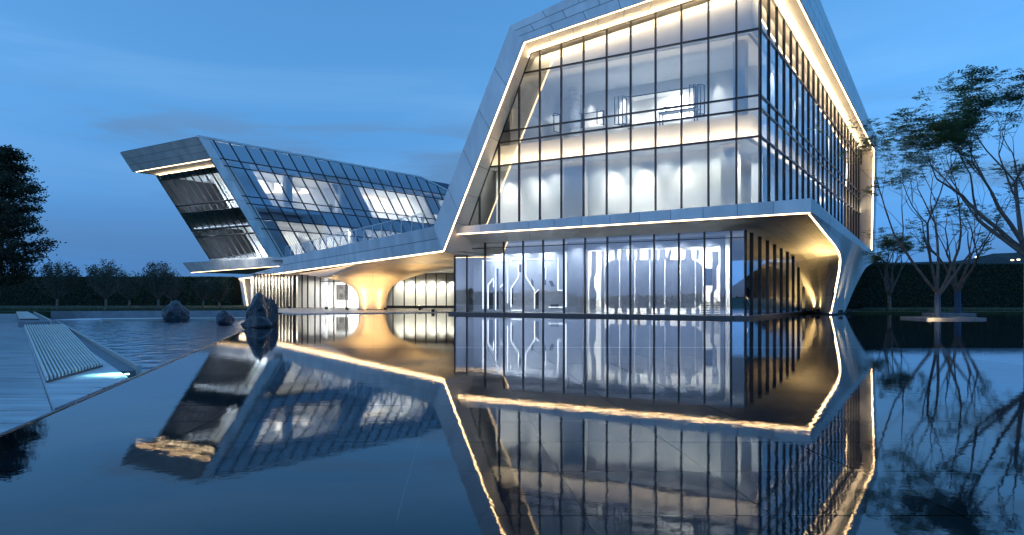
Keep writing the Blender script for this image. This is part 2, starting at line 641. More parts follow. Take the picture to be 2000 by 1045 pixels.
# the rest of the bed, where the joints are too fine to see
mb = MB()
mb.poly([(EDGE(22), 21.2, -.158), (70, 21.2, -.158), (70, 63, -.158), (EDGE(63), 63, -.158)])
bedfar = mb.build('far_bed_paving', M['tile'], bed)
# rim of the mirror pool along its left side
mb = MB()
a, b_ = V3((EDGE(2.5), 2.5, 0)), V3((EDGE(52), 52, 0))
mb.prism([a + V3((0, 0, -.6)), a + V3((-.035, 0, -.6)), a + V3((-.035, 0, .012)), a + V3((0, 0, .012))], b_ - a)
rim = fix_normals(mb.build('pool_rim', M['plinth']))
struct(rim)

# rippled pool behind the rim: water a hand lower
RP = [(-6.05, 11.9), (EDGE(48), 48.0), (-31, 44.5), (-23.6, 37.4)]
mb = MB()
mb.poly([(x, y, -.09) for x, y in [(EDGE(11.9) - .03, 11.9), (EDGE(46) - .03, 46), (-34, 42.0), (-23.4, 37.2)]])
struct(mb.build('rippled_pool_water', M['ripple']))
mb = MB()
mb.poly([(x, y, -.5) for x, y in [(EDGE(9) - .03, 9), (EDGE(55) - .03, 55), (-45, 55), (-45, 30)]])
struct(mb.build('rippled_pool_bed', M['tile']))

# stone terrace at the left, in slabs
terr = MB()
terr.poly([(-60, 2, -.30), (-4, 2, -.30), (-24, 36, -.30), (-60, 36, -.30)])
terr = struct(terr.build('stone_terrace', M['joint']))
def slab(parent, quad, z, th, m, name='paving_slab'):
    mb = MB()
    mb.prism([(x, y, z - th) for x, y in quad], (0, 0, th))
    return fix_normals(mb.build(name, m, parent))
# left path: runs away from us west of the platform
LP = lambda Y: -5.0 - (Y - 7.96) * .687       # right edge of the path / left edge of the platform
def edge_clip(q):
    return clip(q, 1, .262, -3.045)
for i in range(13):
    y0, y1 = 3.0 + i * 2.25, 3.0 + (i + 1) * 2.25 - .022
    for j in range(5):
        xa0, xb0 = LP(y0) - 2.4 * j, LP(y1) - 2.4 * j
        q = edge_clip([(xa0 - 2.386, y0), (xa0, y0), (xb0, y1), (xb0 - 2.386, y1)])
        if len(q) >= 3 and area2(q) > .02:
            slab(terr, q, -.05 + random.uniform(-.002, .002), .12, M['paving'])
# the raised bench platform between the path and the glass channel
plat = thing('stone_platform', (-7, 14, 0), 'long pale stone platform beside the pool with a glowing cyan near corner', 'platform')
PL = lambda Y: LP(Y) + .012
RR = lambda Y: -5.95 - (Y - 11.9) * .686      # rail line at the right side of the platform
ys = [6.0, 8.4, 10.8, 13.2, 31.6]
for y0, y1 in zip(ys, ys[1:]):
    q = edge_clip([(PL(y0), y0), (RR(y0) - .40, y0), (RR(y1 - .014) - .40, y1 - .014), (PL(y1 - .014), y1 - .014)])
    if len(q) >= 3: slab(plat, q, .03, .34, M['paving'])
# pale slats of the bench: skewed ends, parallel to the rim of the mirror pool
bn = thing('slatted_bench', (PL(12), 12, .03), 'long pale slatted bench on the stone platform beside the pool', 'bench', 'slatted benches along the platform')
bA, bB = V3((PL(10.75) + .02, 10.75, .034)), V3((-7.43, 13.2, .034))
bC, bD = V3((PL(31.0) + .02 + 1.12, 32.0, .034)), V3((PL(31.0) + .02, 31.0, .034))
mb = MB()
mb.prism([bA, bB, bC, bD], (0, 0, .03))
fix_normals(mb.build('bench_base', M['black'], bn))
NSL = 17
for i in range(NSL):
    s0, s1 = i / NSL, (i + .54) / NSL
    m_ = MB()
    m_.prism([bA.lerp(bB, s0) + V3((0, 0, .032)), bA.lerp(bB, s1) + V3((0, 0, .032)), bD.lerp(bC, s1) + V3((0, 0, .032)), bD.lerp(bC, s0) + V3((0, 0, .032))], (0, 0, .05))
    fix_normals(m_.build('slat', M['slat'], bn))
# far platform, a step higher
far = thing('stone_platform', (-27, 40, 0), 'small raised stone platform at the far end with a dark riser', 'platform')
fy0, fy1 = 32.2, 50
slab(far, [(at(37, 0, fy0).x, fy0), (at(95, 0, fy0).x, fy0), (at(62, 0, fy1).x, fy1), (at(30, 0, fy1).x, fy1)], .21, .5, M['wall_grey'])
fb_ = thing('slatted_bench', (-29, 40, .21), 'short far slatted bench on the raised platform near the big dark tree', 'bench', 'slatted benches along the platform')
mb = MB()
mb.prism([(at(38, 0, 34).x, 34, .214), (at(76, 0, 34).x, 34, .214), (at(55, 0, 49).x, 49, .214), (at(32, 0, 49).x, 49, .214)], (0, 0, .05))
fix_normals(mb.build('bench_base', M['black'], fb_))
for i in range(11):
    m_ = MB()
    a0, a1 = i / 11, (i + .66) / 11
    x = lambda y, s: (at(38, 0, 34).x * (1 - s) + at(76, 0, 34).x * s) if y == 34 else (at(32, 0, 49).x * (1 - s) + at(55, 0, 49).x * s)
    m_.prism([(x(34, a0), 34, .264), (x(34, a1), 34, .264), (x(49, a1), 49, .264), (x(49, a0), 49, .264)], (0, 0, .06))
    fix_normals(m_.build('slat', M['slat'], fb_))
# far path (upper landing, at the left edge of the picture)
mb = MB()
mb.prism([(-60, 33, -.3), (at(36, 0, 33).x, 33, -.3), (at(30, 0, 52).x, 52, -.3), (-60, 52, -.3)], (0, 0, .42))
struct(fix_normals(mb.build('upper_path', M['paving'])))
# channel with a pale steel rail between platform and rippled pool
ch = thing('glass_channel_rail', (-6, 12, 0), 'pale metal rail edging the channel beside the rippled pool', 'rail')
mb = MB()
a, b_ = V3((RR(12.8), 12.8, .04)), V3((RR(36.9), 36.9, .04))
mb.bar(a, b_, (0, 0, 1), .075, .05, .12)
mb.build('rail', M['stone_rim'], ch)
mb = MB()
mb.bar(a + V3((-.22, 0, -.06)), b_ + V3((-.26, 0, -.06)), (0, 0, 1), .38, .02, .25)
mb.build('channel_sill', M['wall_grey'], ch)
far_rail = thing('metal_edge_rail', (-24, 38, .2), 'thin pale rail edging the raised far platform', 'rail')
mb = MB()
mb.bar((at(95, 0, 32.2).x + .1, 32.2, .22), (at(64, 0, 50).x + .1, 50, .22), (0, 0, 1), .08, .06, .3)
mb.build('rail', M['stone_rim'], far_rail)
# cyan glow at the near end: an unseen lamp hung above the stone
lamp('AREA', (-6.50, 11.95, .40), 2.0, (.40, 1.0, 1.0), .10, aim=(-6.50, 11.9, .0), name='cyan_lamp')
mb = MB()
mb.tube([(-6.3, 11.9, .03), (-6.3, 11.9, .045)], [.035, .035], 10)
o = mb.build('pool_light', glow('cyan lens', (.5, 1, 1), 3.0))
tag(o, 'small cyan light set in the near corner of the stone platform', 'light')

# stone ledge and low grey wall beyond the rippled pool
mb = MB()
mb.prism([at(200, 0, 41.5) * V3((1, 1, 0)) if False else V3((at(200, 0, 41.5).x, 41.5, -.4)), V3((EDGE(47.5), 44.5, -.4)), V3((EDGE(47.5), 47.3, -.4)), V3((at(330, 0, 44).x, 44.0, -.4)), V3((at(195, 0, 42.3).x, 42.3, -.4))], (0, 0, .42))
ledge_o = tag(fix_normals(mb.build('stone_ledge', M['stone_rim'])), 'thin pale stone ledge along the back of the rippled pool', 'ledge')
mb = MB()
mb.prism([V3((at(90, 0, 50).x, 50.5, -.4)), V3((at(520, 0, 54).x, 54.0, -.4)), V3((at(520, 0, 54).x, 54.5, -.4)), V3((at(90, 0, 50).x, 51, -.4))], (0, 0, .70))
lw = tag(fix_normals(mb.build('low_wall', M['wall_grey'])), 'long low grey granite wall behind the rippled pool in front of the lawn', 'wall')

# lawns
def lawn(pts, z, name='lawn'):
    mb = MB()
    mb.prism([(x, y, -1.0) for x, y in pts], (0, 0, z + 1.0))
    return struct(fix_normals(mb.build(name, M['grass'])))
lawn([(-110, 51.2), (at(90, 0, 51).x, 51.2), (at(519, 0, 54.5).x, 54.6), (-22, 62), (-29.5, 79), (-30, 140), (-110, 140)], .27)
lawn([(27.2, 58.5), (40, 57.5), (120, 56.5), (120, 140), (60, 140), (41, 84)], .12)
lawn([(-60, 52.1), (at(90, 0, 51).x - .1, 52.1), (at(90, 0, 51).x - .1, 54), (-60, 54)], .28, 'lawn')

# ================================================================== hills
def hill(name, pts, y, depth):
    mb = MB()
    n = len(pts)
    for p in pts:
        mb.v.append(tuple(at(p[0], p[1], y)))
    for p in pts:
        q = at(p[0], p[1], y)
        mb.v.append((q.x, y - 250, -3))
    for p in pts:
        q = at(p[0], p[1], y)
        mb.v.append((q.x, y + depth, -3))
    for i in range(n - 1):
        mb.f.append((i, i + 1, n + i + 1, n + i))
        mb.f.append((i + 1, i, 2 * n + i, 2 * n + i + 1))
    return struct(mb.build(name, M['hill'], smooth=True))
pts = []
for i in range(40):
    px = 1500 + i * 40
    b = 512 - 24 * math.exp(-((px - 2060) / 110) ** 2) - 9 * math.exp(-((px - 1935) / 40) ** 2) - 30 * math.exp(-((px - 2500) / 280) ** 2)
    pts.append((px, b + 2.2 * noise.noise(V3((px * .03, 0, 0)))))
hill('hills', pts, 1500, 400)
for i, (px, py) in enumerate(((1908, 502), (1978, 508), (1990, 507))):
    p = at(px, py, 1245)
    mb = MB()
    mb.box((p.x - 2, p.y, p.z - 1.0), (p.x + 2, p.y + 2, p.z + 1.0))
    tag(fix_normals(mb.build('distant_light', M['town'])), ('tiny far light high on the left crest of the hills', 'tiny far light low on the hillside by the right trunk', 'tiny far light nearest the right edge below the hill crest')[i], 'light', 'town lights on the far hillside')
# ================================================================== THE TOWER
E0 = V3((13.925, 40.8, 0))
UX, UY = .849, -.529
def T(u, v, z):
    return V3((E0.x + u * UX + v * .529, E0.y + u * UY + v * .849, z))
NF, NS, UP = V3((-.529, -.849, 0)), V3((.849, -.529, 0)), V3((0, 0, 1))     # out of the front, out of the side
def fpx(px, py, v):
    """front-parallel plane at depth v: pixel of the survey photo -> (t to the left, z)"""
    q = (px - 1000) / 1420
    x0, y0 = E0.x + v * .529, E0.y + v * .849
    t = (x0 - q * y0) / (UX - UY * q)
    Y = y0 - t * UY
    return t, 1.3 + (580 - py) * Y / 1420
tower = thing('glass_building', tuple(E0), 'large three storey glass building on the right with glowing angular white frame', 'building')

ZF = lambda t: 19.20 - .105 * t          # soffit at the front glass
ZS = lambda s: 19.20 - .0375 * s         # soffit at the side glass
ZR = [6.25, 10.33, 11.89, 12.64, 16.38]
tm = [1.32 + 1.614 * k for k in range(12)]
SLC = 17.63 + 14.95 * 2.208              # the canted left jamb: 2.208 t + z = SLC
cols_ = [0.0] + tm + [20.2]
for i in range(len(cols_) - 1):
    t0, t1 = cols_[i] + .02, cols_[i + 1] - .02
    for r in range(5):
        z0 = ZR[r] + .03
        if r < 4:
            P = [(t1, z0), (t0, z0), (t0, ZR[r + 1] - .03), (t1, ZR[r + 1] - .03)]
        else:
            P = [(t1, z0), (t0, z0), (t0, ZF(t0) - .02), (t1, ZF(t1) - .02)]
        P = clip(P, 2.208, 1, SLC - .03)
        if len(P) < 3 or area2(P) < .01: continue
        pane(tower, [T(-t, 0, z) for t, z in P], M['glass'])
def beam(name, p, q, n, w, d, back=.12, m=None, parent=None):
    mb = MB()
    mb.bar(p, q, n, w, d, back)
    return fix_normals(mb.build(name, m or M['frame'], parent or tower))
for t in tm:
    top = min(ZF(t), SLC - 2.208 * t)
    if top < ZR[0] + .2: continue
    beam('mullion', T(-t, 0, ZR[0]), T(-t, 0, top), NF, .085, .06)
beam('corner_mullion', T(0.005, -.005, ZR[0]), T(.005, -.005, 19.18), (NF + NS).normalized(), .11, .07)
for z in ZR[1:]:
    tl = min(20.2, (SLC - z) / 2.208)
    beam('transom', T(-tl, .002, z), T(-.03, .002, z), NF, .10, .052)
beam('jamb', T(-14.95, 0, 17.63), T(-20.05, 0, 6.37), NF, .10, .05)
beam('head_rail', T(-14.95, 0, 17.61), T(0, 0, 19.17), NF, .06, .04)
# side facade
sm = [2.12 * k + .02 for k in range(1, 23)]
sc_ = [0.0] + sm + [47.0]
for i in range(len(sc_) - 1):
    s0, s1 = sc_[i] + .03, sc_[i + 1] - .03
    for r in range(5):
        z0 = ZR[r] + .03
        za, zb = (ZR[r + 1] - .03,) * 2 if r < 4 else (ZS(s0) - .02, ZS(s1) - .02)
        pane(tower, [T(0, s0, z0), T(0, s1, z0), T(0, s1, zb), T(0, s0, za)], M['glass_side'], jitter=.006)
for s in sm:
    beam('fin_mullion', T(0, s, ZR[0]), T(0, s, ZS(s) - .01), NS, .085, .085)
for z in ZR[1:]:
    beam('transom', T(.002, .06, z), T(.002, 46.9, z), NS, .10, .06)
beam('head_rail', T(0, .05, 19.17), T(0, 47, ZS(47) - .03), NS, .06, .05)

# ---- roof: soffits, fascias, top
LL, LC, LB = T(-14.27, -2, 17.68), T(1.38, -2, 19.32), T(1.38, 46.2, 17.43)
OL, OC, OB = T(-15.28, -2, 18.9), T(1.38, -2, 22.3), T(1.38, 49.4, 18.9)
GL, GC, GB = T(-14.95, .0, 17.66), T(0, 0, 19.22), T(0, 47, 17.46)
clad(tower, 'front_soffit', bil(LL, LC, GC, GL), 9, 2, M['warm_soffit'], stagger=False, flip=True)
clad(tower, 'side_soffit', bil(LC, LB, GB, GC), 20, 2, M['warm_soffit'], flip=True)
clad(tower, 'front_fascia', bil(LL, LC, OC, OL), 7, 3, M['alu'], stagger=True, gap=.035)
clad(tower, 'side_fascia', bil(LC, LB, OB, OC), 18, 3, M['alu'], stagger=True, gap=.035)
BL_ = T(-15.28, 49.4, 17.0)
mb = MB()
mb.poly([OL + UP * .01, OC + UP * .01, OB + UP * .01])
mb.poly([OL + UP * .01, OB + UP * .01, BL_])
mb.build('roof', M['alu'], tower)
# ---- canted left leg
LG, OG = T(-20.8, -2, 4.48), T(-21.55, -2, 6.2)
clad(tower, 'leg_face', bil(OL, LL, LG, OG), 1, 5, M['alu'], flip=True, gap=.035)
RVt, RVb = T(-14.95, .0, 17.66), T(-21.0, 1.75, 4.30)
RVm = T(-20.05, .0, 6.37)
def reveal(s, t):
    f = LL.lerp(LG, t)
    g = RVt.lerp(RVm, t / .857) if t < .857 else RVm.lerp(RVb, (t - .857) / .143)
    return f.lerp(g, s)
clad(tower, 'leg_reveal', reveal, 1, 7, M['warm_soffit'], sub=2, flip=True)
mb = MB()
mb.poly([OL, OG, T(-21.55, 47, 6.2), BL_])
mb.poly([OG, LG, T(-20.8, 47, 4.48), T(-21.55, 47, 6.2)])
mb.poly([LG, RVb, T(-21, 47, 4.4), T(-20.8, 47, 4.48)])
mb.build('leg_outer_wall', M['alu'], tower)
# ---- back leg on the right
BLb, BGb, BOb = T(1.38, 43.6, 6.19), T(0, 44.6, 6.2), T(1.5, 45.0, 5.9)
clad(tower, 'back_leg_reveal', bil(LB, GB, BGb, BLb), 2, 5, M['warm_soffit'])
clad(tower, 'back_leg_face', bil(LB, OB, BOb, BLb), 1, 5, M['alu'], flip=True)
mb = MB()
mb.poly([OB, BL_, T(-21.55, 47, 6.2), BOb])
mb.build('back_wall', M['grey_wall'], tower)
# ---- led lines on the roof frame
def led(name, p, q, n, w=.075, m='led', parent=None, d=.05):
    mb = MB()
    mb.bar(p, q, n, w, d, 0)
    return fix_normals(mb.build(name, M[m], parent or tower))
dn = V3((0, 0, -1))
led('led_strip', LL + T(0, .10, 0) - E0, LC + T(-.06, .10, 0) - E0, dn)
led('led_strip', LC + T(-.10, .12, 0) - E0, LB + T(-.10, -.05, 0) - E0, dn)
inn = ((LG - LL).normalized().cross(NF)).normalized()
if inn.x < 0: inn = -inn
led('led_strip', LL - NF * .10, LG - NF * .10, inn)
led('led_strip', LB + T(-.04, -.10, 0) - E0, BLb + T(-.04, -.10, 0) - E0, NF, .085)
# ---- ledge over the ground floor
K_t, K_b = T(2.85, -1, 6.52), T(2.85, -1, 5.78)
A_t, A_b = T(-20.25, -1, 6.20), T(-20.25, -1, 5.70)
Z_t, Z_b = T(1.5, 44.2, 6.06), T(1.5, 44.2, 5.55)
clad(tower, 'ledge_front', bil(A_b, K_b, K_t, A_t), 12, 1, M['alu'], gap=.03)
clad(tower, 'ledge_side', bil(K_b, Z_b, Z_t, K_t), 18, 1, M['alu'], gap=.03)
mb = MB()
mb.poly([A_t, K_t, T(0, 0, 6.3), T(-20.2, 0, 6.2)])
mb.poly([K_t, Z_t, T(0, 44.5, 6.1), T(0, 0, 6.3)])
mb.build('ledge_deck', M['alu'], tower)
# ground glass line: corner of the ground floor box
GU, GV = -1.26, 1.81
gt = lambda t: T(GU - t, GV, 0)
Kl = T(2.72, -.88, 5.76)
clad(tower, 'ledge_soffit', bil(A_b + T(0, .1, .02) - E0, Kl, T(GU, GV, 5.30), T(-21.0, GV, 5.26)), 12, 1, M['alu_soffit'], flip=True, gap=.02)
led('led_strip', A_b + T(.02, .06, 0) - E0, K_b + T(-.1, .06, 0) - E0, dn, .055)
# ---- sculpted side canopy: G = line where it meets the glass, L = its lit outer edge
Gp = [T(GU, GV, 5.30), T(GU, 4, 5.2), T(GU, 8, 5.02), T(GU, 12.3, 4.72), T(GU, 15.6, 4.45), T(GU, 17.6, 3.85), T(GU, 19.3, 2.75), T(GU, 20.9, 1.6), T(GU, 23.2, .12)]
Lp = [Kl, T(2.66, 2.2, 5.45), T(2.58, 5.5, 5.13), T(2.50, 8.6, 4.85), T(2.44, 10.9, 4.60), T(2.40, 12.7, 4.15), T(2.28, 13.5, 3.3), T(1.92, 14.25, 1.8), T(1.5, 14.85, .12)]
Gf, Lf = curve_fn(Gp), curve_fn(Lp)
clad(tower, 'canopy_underside', lambda s, t: Gf(s).lerp(Lf(s), t), 10, 4, M['alu_soffit'], sub=3, gap=.025, depth=.05)
cv = MB()
for k in range(48):
    p, q = Lf(k / 48), Lf((k + 1) / 48)
    cv.bar(p, q + (q - p) * .02, (Gf(k / 48) - p).normalized(), .10, .05, .02)
fix_normals(cv.build('led_strip', M['led'], tower))
# outer skin of the canopy
Bp = Lp + [T(1.55, 17.5, .12), T(1.6, 20.8, .12), T(1.62, 22.9, .70), T(1.62, 26.1, 1.75), T(1.62, 31.5, 3.2), T(1.6, 36.3, 4.2), T(1.52, 43.6, 4.95)]
def arc_fn(f, n=400):
    """the same curve run through at even speed"""
    P = [f(i / n) for i in range(n + 1)]
    D = [0.0]
    for p, q in zip(P, P[1:]): D.append(D[-1] + (q - p).length)
    import bisect
    def g(s):
        d = min(max(s, 0), 1) * D[-1]
        i = min(max(bisect.bisect_right(D, d) - 1, 0), n - 1)
        w = D[i + 1] - D[i]
        return P[i].lerp(P[i + 1], (d - D[i]) / w if w > 1e-9 else 0)
    return g
Bf = arc_fn(curve_fn(Bp, 240))
Tf = lambda s: K_b.lerp(Z_b, s)
def skin(s, t):
    b, a = Bf(s), Tf(s)
    p = b.lerp(a, t)
    bulge = -.15 * math.sin(math.pi * t) * min(1, (a.z - b.z) / 4)      # hollow flare
    return p + NS * bulge
clad(tower, 'canopy_skin', skin, 12, 3, M['alu'], sub=5, gap=.014, flip=False, depth=.04)
# underside behind the flare
Rb = curve_fn(Bp[10:], 40)
Ri = curve_fn([T(GU - .5, v, z) for v, z in ((24.5, .12), (26.5, .7), (29.5, 1.8), (34.5, 3.2), (39, 4.2), (45, 4.9))], 40)
clad(tower, 'canopy_back', lambda s, t: Rb(s).lerp(Ri(s), t), 6, 2, M['alu_soffit'], sub=2, depth=.04)
mb = MB()
mb.prism([T(-1.5, 24.3, -.3), T(1.45, 14.6, -.3), T(1.75, 14.75, -.3), T(1.8, 21.1, -.3), T(-.2, 25, -.3)], (0, 0, .40))
fix_normals(mb.build('canopy_base', M['plinth'], tower))
# ---- ground floor box
gm = [.847 + 1.612 * k for k in range(13)]
gcol = [0.0] + gm + [21.3]
ZG = [.20, 4.84, 5.27]
for i in range(len(gcol) - 1):
    t0, t1 = gcol[i] + .02, gcol[i + 1] - .02
    for r in range(2):
        pane(tower, [T(GU - t1, GV, ZG[r] + .02), T(GU - t0, GV, ZG[r] + .02), T(GU - t0, GV, ZG[r + 1] - .02), T(GU - t1, GV, ZG[r + 1] - .02)], M['glass_ground'], jitter=.003)
for t in gm + [21.3]:
    beam('mullion', T(GU - t, GV, .18), T(GU - t, GV, 5.30), NF, .085, .05)
beam('transom', T(GU - 21.3, GV + .002, 4.84), T(GU, GV + .002, 4.84), NF, .05, .035)
beam('corner_mullion', T(GU, GV, .18), T(GU, GV, 5.33), (NF + NS).normalized(), .10, .06)
mb = MB()
mb.prism([T(GU - 21.7, GV - .28, -.4), T(GU + .28, GV - .28, -.4), T(GU + .28, GV + 23, -.4), T(GU - 21.7, GV + 23, -.4)], (0, 0, .57))
fix_normals(mb.build('plinth', M['plinth'], tower))
# side of the ground floor, cut off by the canopy curve
Gs = [(p - E0) for p in [Gf(k / 80) for k in range(81)]]
def zcan(s):
    v = GV + s
    best = None
    for a, b in zip(Gs, Gs[1:]):
        va, vb = a.x * .529 + a.y * .849, b.x * .529 + b.y * .849
        if va <= v <= vb and vb > va:
            return a.z + (b.z - a.z) * (v - va) / (vb - va)
    return .15 if v > 20 else 5.28
gs = [1.45 + 2.1 * k for k in range(11)]
gsc = [0.0] + gs
for i in range(len(gsc) - 1):
    s0, s1 = gsc[i] + .03, gsc[i + 1] - .03
    sm_ = (s0 + s1) / 2
    pts = [T(GU, GV + s0, .2), T(GU, GV + s1, .2), T(GU, GV + s1, max(.22, zcan(s1))), T(GU, GV + sm_, zcan(sm_)), T(GU, GV + s0, zcan(s0))]
    pane(tower, pts, M['glass_side'], jitter=.003)
for s in gs[:-1]:
    beam('fin_mullion', T(GU, GV + s, .18), T(GU, GV + s, max(.3, zcan(s) + .02)), NS, .10, .10)
mb = MB()
mb.poly([T(GU - 21.3, GV, .17), T(GU - 21.3, GV + 22, .17), T(GU - 21.3, GV + 22, 5.3), T(GU - 21.3, GV, 5.3)])
mb.build('end_wall', M['grey_wall'], tower)

# ---- interiors: slabs, walls, columns
def slab3(name, u0, v0, u1, v1, z0, z1, m):
    mb = MB()
    mb.prism([T(u0, v0, z0), T(u1, v0, z0), T(u1, v1, z0), T(u0, v1, z0)], (0, 0, z1 - z0))
    return fix_normals(mb.build(name, m, tower))
slab3('floor_slab', -20, .35, -.35, 44, 5.55, 6.22, M['white'])
slab3('floor_slab', -19, .95, -.95, 45, 10.40, 11.80, M['white'])
slab3('ceiling_slab', -17.2, .9, -.9, 45, 16.46, 16.9, M['white'])
slab3('ground_ceiling', -22.4, 2.0, -1.5, 24, 5.12, 5.24, M['white'])
# backed bands between the storeys
slab3('band_panel', -19.0, .60, -.62, .68, 10.42, 11.80, M['white'])
slab3('band_panel', -.70, .70, -.60, 46, 10.42, 11.80, M['white'])
mb = MB()
mb.prism([T(-15.6, .62, 16.46), T(-.62, .62, 16.46), T(-.62, .62, 19.0), T(-14.9, .62, 17.5)], T(0, .08, 0) - E0)
fix_normals(mb.build('band_panel', M['white'], tower))
mb = MB()
mb.prism([T(-.62, .7, 16.46), T(-.62, 46, 16.46), T(-.62, 46, 17.4), T(-.62, .7, 19.0)], T(-.08, 0, 0) - E0)
fix_normals(mb.build('band_panel', M['white'], tower))
# second floor: pale walls close behind the glass
slab3('lit_wall', -19.2, 2.3, -2.6, 2.5, 6.22, 10.40, M['white'])
slab3('lit_wall', -2.6, 2.5, -2.4, 44, 6.22, 10.40, M['white'])
for px0, px1, v in ((1100, 1139, 1.5), (1408, 1440, 1.5)):
    a, b = fpx(px0, 300, v)[0], fpx(px1, 300, v)[0]
    slab3('column', -a, v, -b, v + .7, 6.23, 10.39, M['white'])
for s in range(5, 44, 8):
    slab3('column', -1.7, s, -1.0, s + .9, 6.23, 10.39, M['white'])
# third floor: back wall with openings
V3F = 7.0
def wall_with_openings(v, zlo, zhi, tl, tr, holes, m, th=.25):
    """vertical strips between the holes; every piece butts its neighbour"""
    xs = sorted({tl, tr} | {h[0] for h in holes} | {h[1] for h in holes})
    for a, b in zip(xs, xs[1:]):
        mid = (a + b) / 2
        hs_ = [h for h in holes if h[0] - 1e-6 <= mid <= h[1] + 1e-6]
        if not hs_:
            slab3('room_wall', -b, v, -a, v + th, zlo, zhi, m)
        else:
            h = hs_[0]
            if h[2] > zlo + .02: slab3('room_wall', -b, v, -a, v + th, zlo, h[2], m)
            if h[3] < zhi - .02: slab3('room_wall', -b, v, -a, v + th, h[3], zhi, m)
holes = []
for x0, x1, y0, y1 in ((1233, 1358, 170, 243), (1138, 1178, 217, 250), (1048, 1094, 224, 266)):
    a, z1 = fpx(x1, y0, V3F)
    b, z0 = fpx(x0, y1, V3F)
    holes.append((a, b, max(z0, 12.2), z1))
wall_with_openings(V3F, 11.80, 16.46, 1.5, 16.6, holes, M['white'])
slab3('room_wall', -1.5, V3F, -1.3, 44, 11.80, 16.46, M['white'])
slab3('room_wall', -17.2, 10.8, -1.5, 11.0, 11.80, 16.46, M['white'])
slab3('room_wall', -17.2, 1.0, -17.0, 11, 11.80, 14.5, M['white'])
# folding windows: dark frames beside the openings
def leafw(t, z0, z1, wid, ang):
    """an opened casement leaf: stiles and rails"""
    a = T(-t, V3F - .02, 0)
    d = (T(-1, 0, 0) - T(0, 0, 0)) * math.cos(ang) + NF * math.sin(ang)
    f = MB()
    for z in (z0, z1):
        f.bar(a + UP * z, a + d * wid + UP * z, NF, .07, .05, .02)
    for k in (0.03, .97):
        f.bar(a + d * (wid * k) + UP * z0, a + d * (wid * k) + UP * z1, NF, .07, .05, .02)
    return fix_normals(f.build('casement_leaf', M['frame'], tower))
for h, n in zip(holes, (3, 1, 1)):
    a, b, z0, z1 = h
    for k in range(n):
        leafw(a - .1 - .28 * k, z0, z1, .7, 1.15)
        leafw(b + .05 + .3 * k, z0, z1, .7, 1.0)
    fr = MB()
    fr.bar(T(-a, V3F, z0), T(-a, V3F, z1), NF, .08, .06)
    fr.bar(T(-b, V3F, z0), T(-b, V3F, z1), NF, .08, .06)
    fr.bar(T(-b, V3F, z1), T(-a, V3F, z1), NF, .08, .05)
    fix_normals(fr.build('opening_frame', M['frame'], tower))
# ribbed round column and a square one near the corner
t_, _ = fpx(1122, 200, 5.2)
mb = MB()
zz, rr_ = [], []
for k in range(31):
    z = 11.81 + 4.64 * k / 30
    zz.append(T(-t_, 5.2, z)); rr_.append(.42 if k % 2 else .36)
mb.tube(zz, rr_, 14)
mb.build('ribbed_column', M['white'], tower)
slab3('column', -1.95, 1.6, -1.25, 2.4, 11.81, 16.45, M['white'])
for s in range(10, 44, 9):
    slab3('column', -2.2, s, -1.5, s + .8, 11.81, 16.45, M['white'])

# ---- ground floor room and the cut-out screens
slab3('room_wall', -22.4, 11.0, -6, 11.2, .17, 5.12, M['white'])
slab3('room_floor', -22.4, 2.0, -1.5, 23, .172, .19, M['floor'])
VS = 3.2
def spx(x, y, v=VS):          # enlarged survey picture -> (t, z) on the screen plane
    return fpx(880 + .3 * x, 420 + .3 * y, v)
tl, zt = spx(150, 262); tr, zb = spx(762, 640)
scr = MB()
scr.prism([T(-tl, VS, .2), T(-tr, VS, .2), T(-tr, VS, zt), T(-tl, VS, zt)], T(0, .12, 0) - E0)
scrA = fix_normals(scr.build('screen_wall', M['screen'], tower))
def led_path(pts, w=.034):
    mb = MB()
    for p, q in zip(pts, pts[1:]):
        a, b = spx(*p), spx(*q)
        mb.bar(T(-a[0], VS - .005, a[1]), T(-b[0], VS - .005, b[1]), NF, w, .04)
    return fix_normals(mb.build('led_outline', M['led_white'], scrA))
def dark_slot(pts, m='dark_wall'):  # dark sheet on the screen's face, standing in for a dim opening
    q = [spx(*p) for p in pts]
    mb = MB()
    mb.prism([T(-a, VS - .012, z) for a, z in q], NF * .006)
    return fix_normals(mb.build('dark_slot_sheet', M[m], scrA))
for P in ([(212, 300), (212, 610)], [(205, 298), (272, 298)], [(245, 610), (245, 455), (280, 412), (280, 470)], [(295, 345), (295, 618)],
          [(372, 275), (372, 575)], [(300, 300), (370, 300)], [(470, 288), (392, 288), (392, 322)], [(443, 322), (443, 405), (395, 478), (395, 600)], [(395, 620), (470, 620)],
          [(575, 290), (490, 290), (490, 400), (548, 490), (548, 610)], [(575, 485), (548, 512)], [(620, 330), (620, 420)], [(612, 290), (680, 290)], [(700, 275), (700, 490)], [(752, 240), (752, 600)], [(700, 490), (728, 490)], [(640, 600), (740, 600)], [(350, 612), (350, 440), (325, 470)]):
    led_path(P)
for P in ([(252, 460), (278, 420), (278, 612), (252, 612)], [(299, 350), (313, 350), (313, 615), (299, 615)], [(398, 480), (408, 465), (408, 580), (398, 580)], [(446, 322), (462, 322), (462, 372), (446, 372)],
          [(552, 494), (575, 490), (575, 610), (552, 610)], [(526, 412), (540, 430), (540, 475), (526, 456)], [(608, 345), (622, 345), (622, 455), (608, 455)], [(640, 428), (662, 428), (678, 464), (656, 464)], [(652, 582), (705, 582), (705, 608), (652, 608)]):
    dark_slot(P)
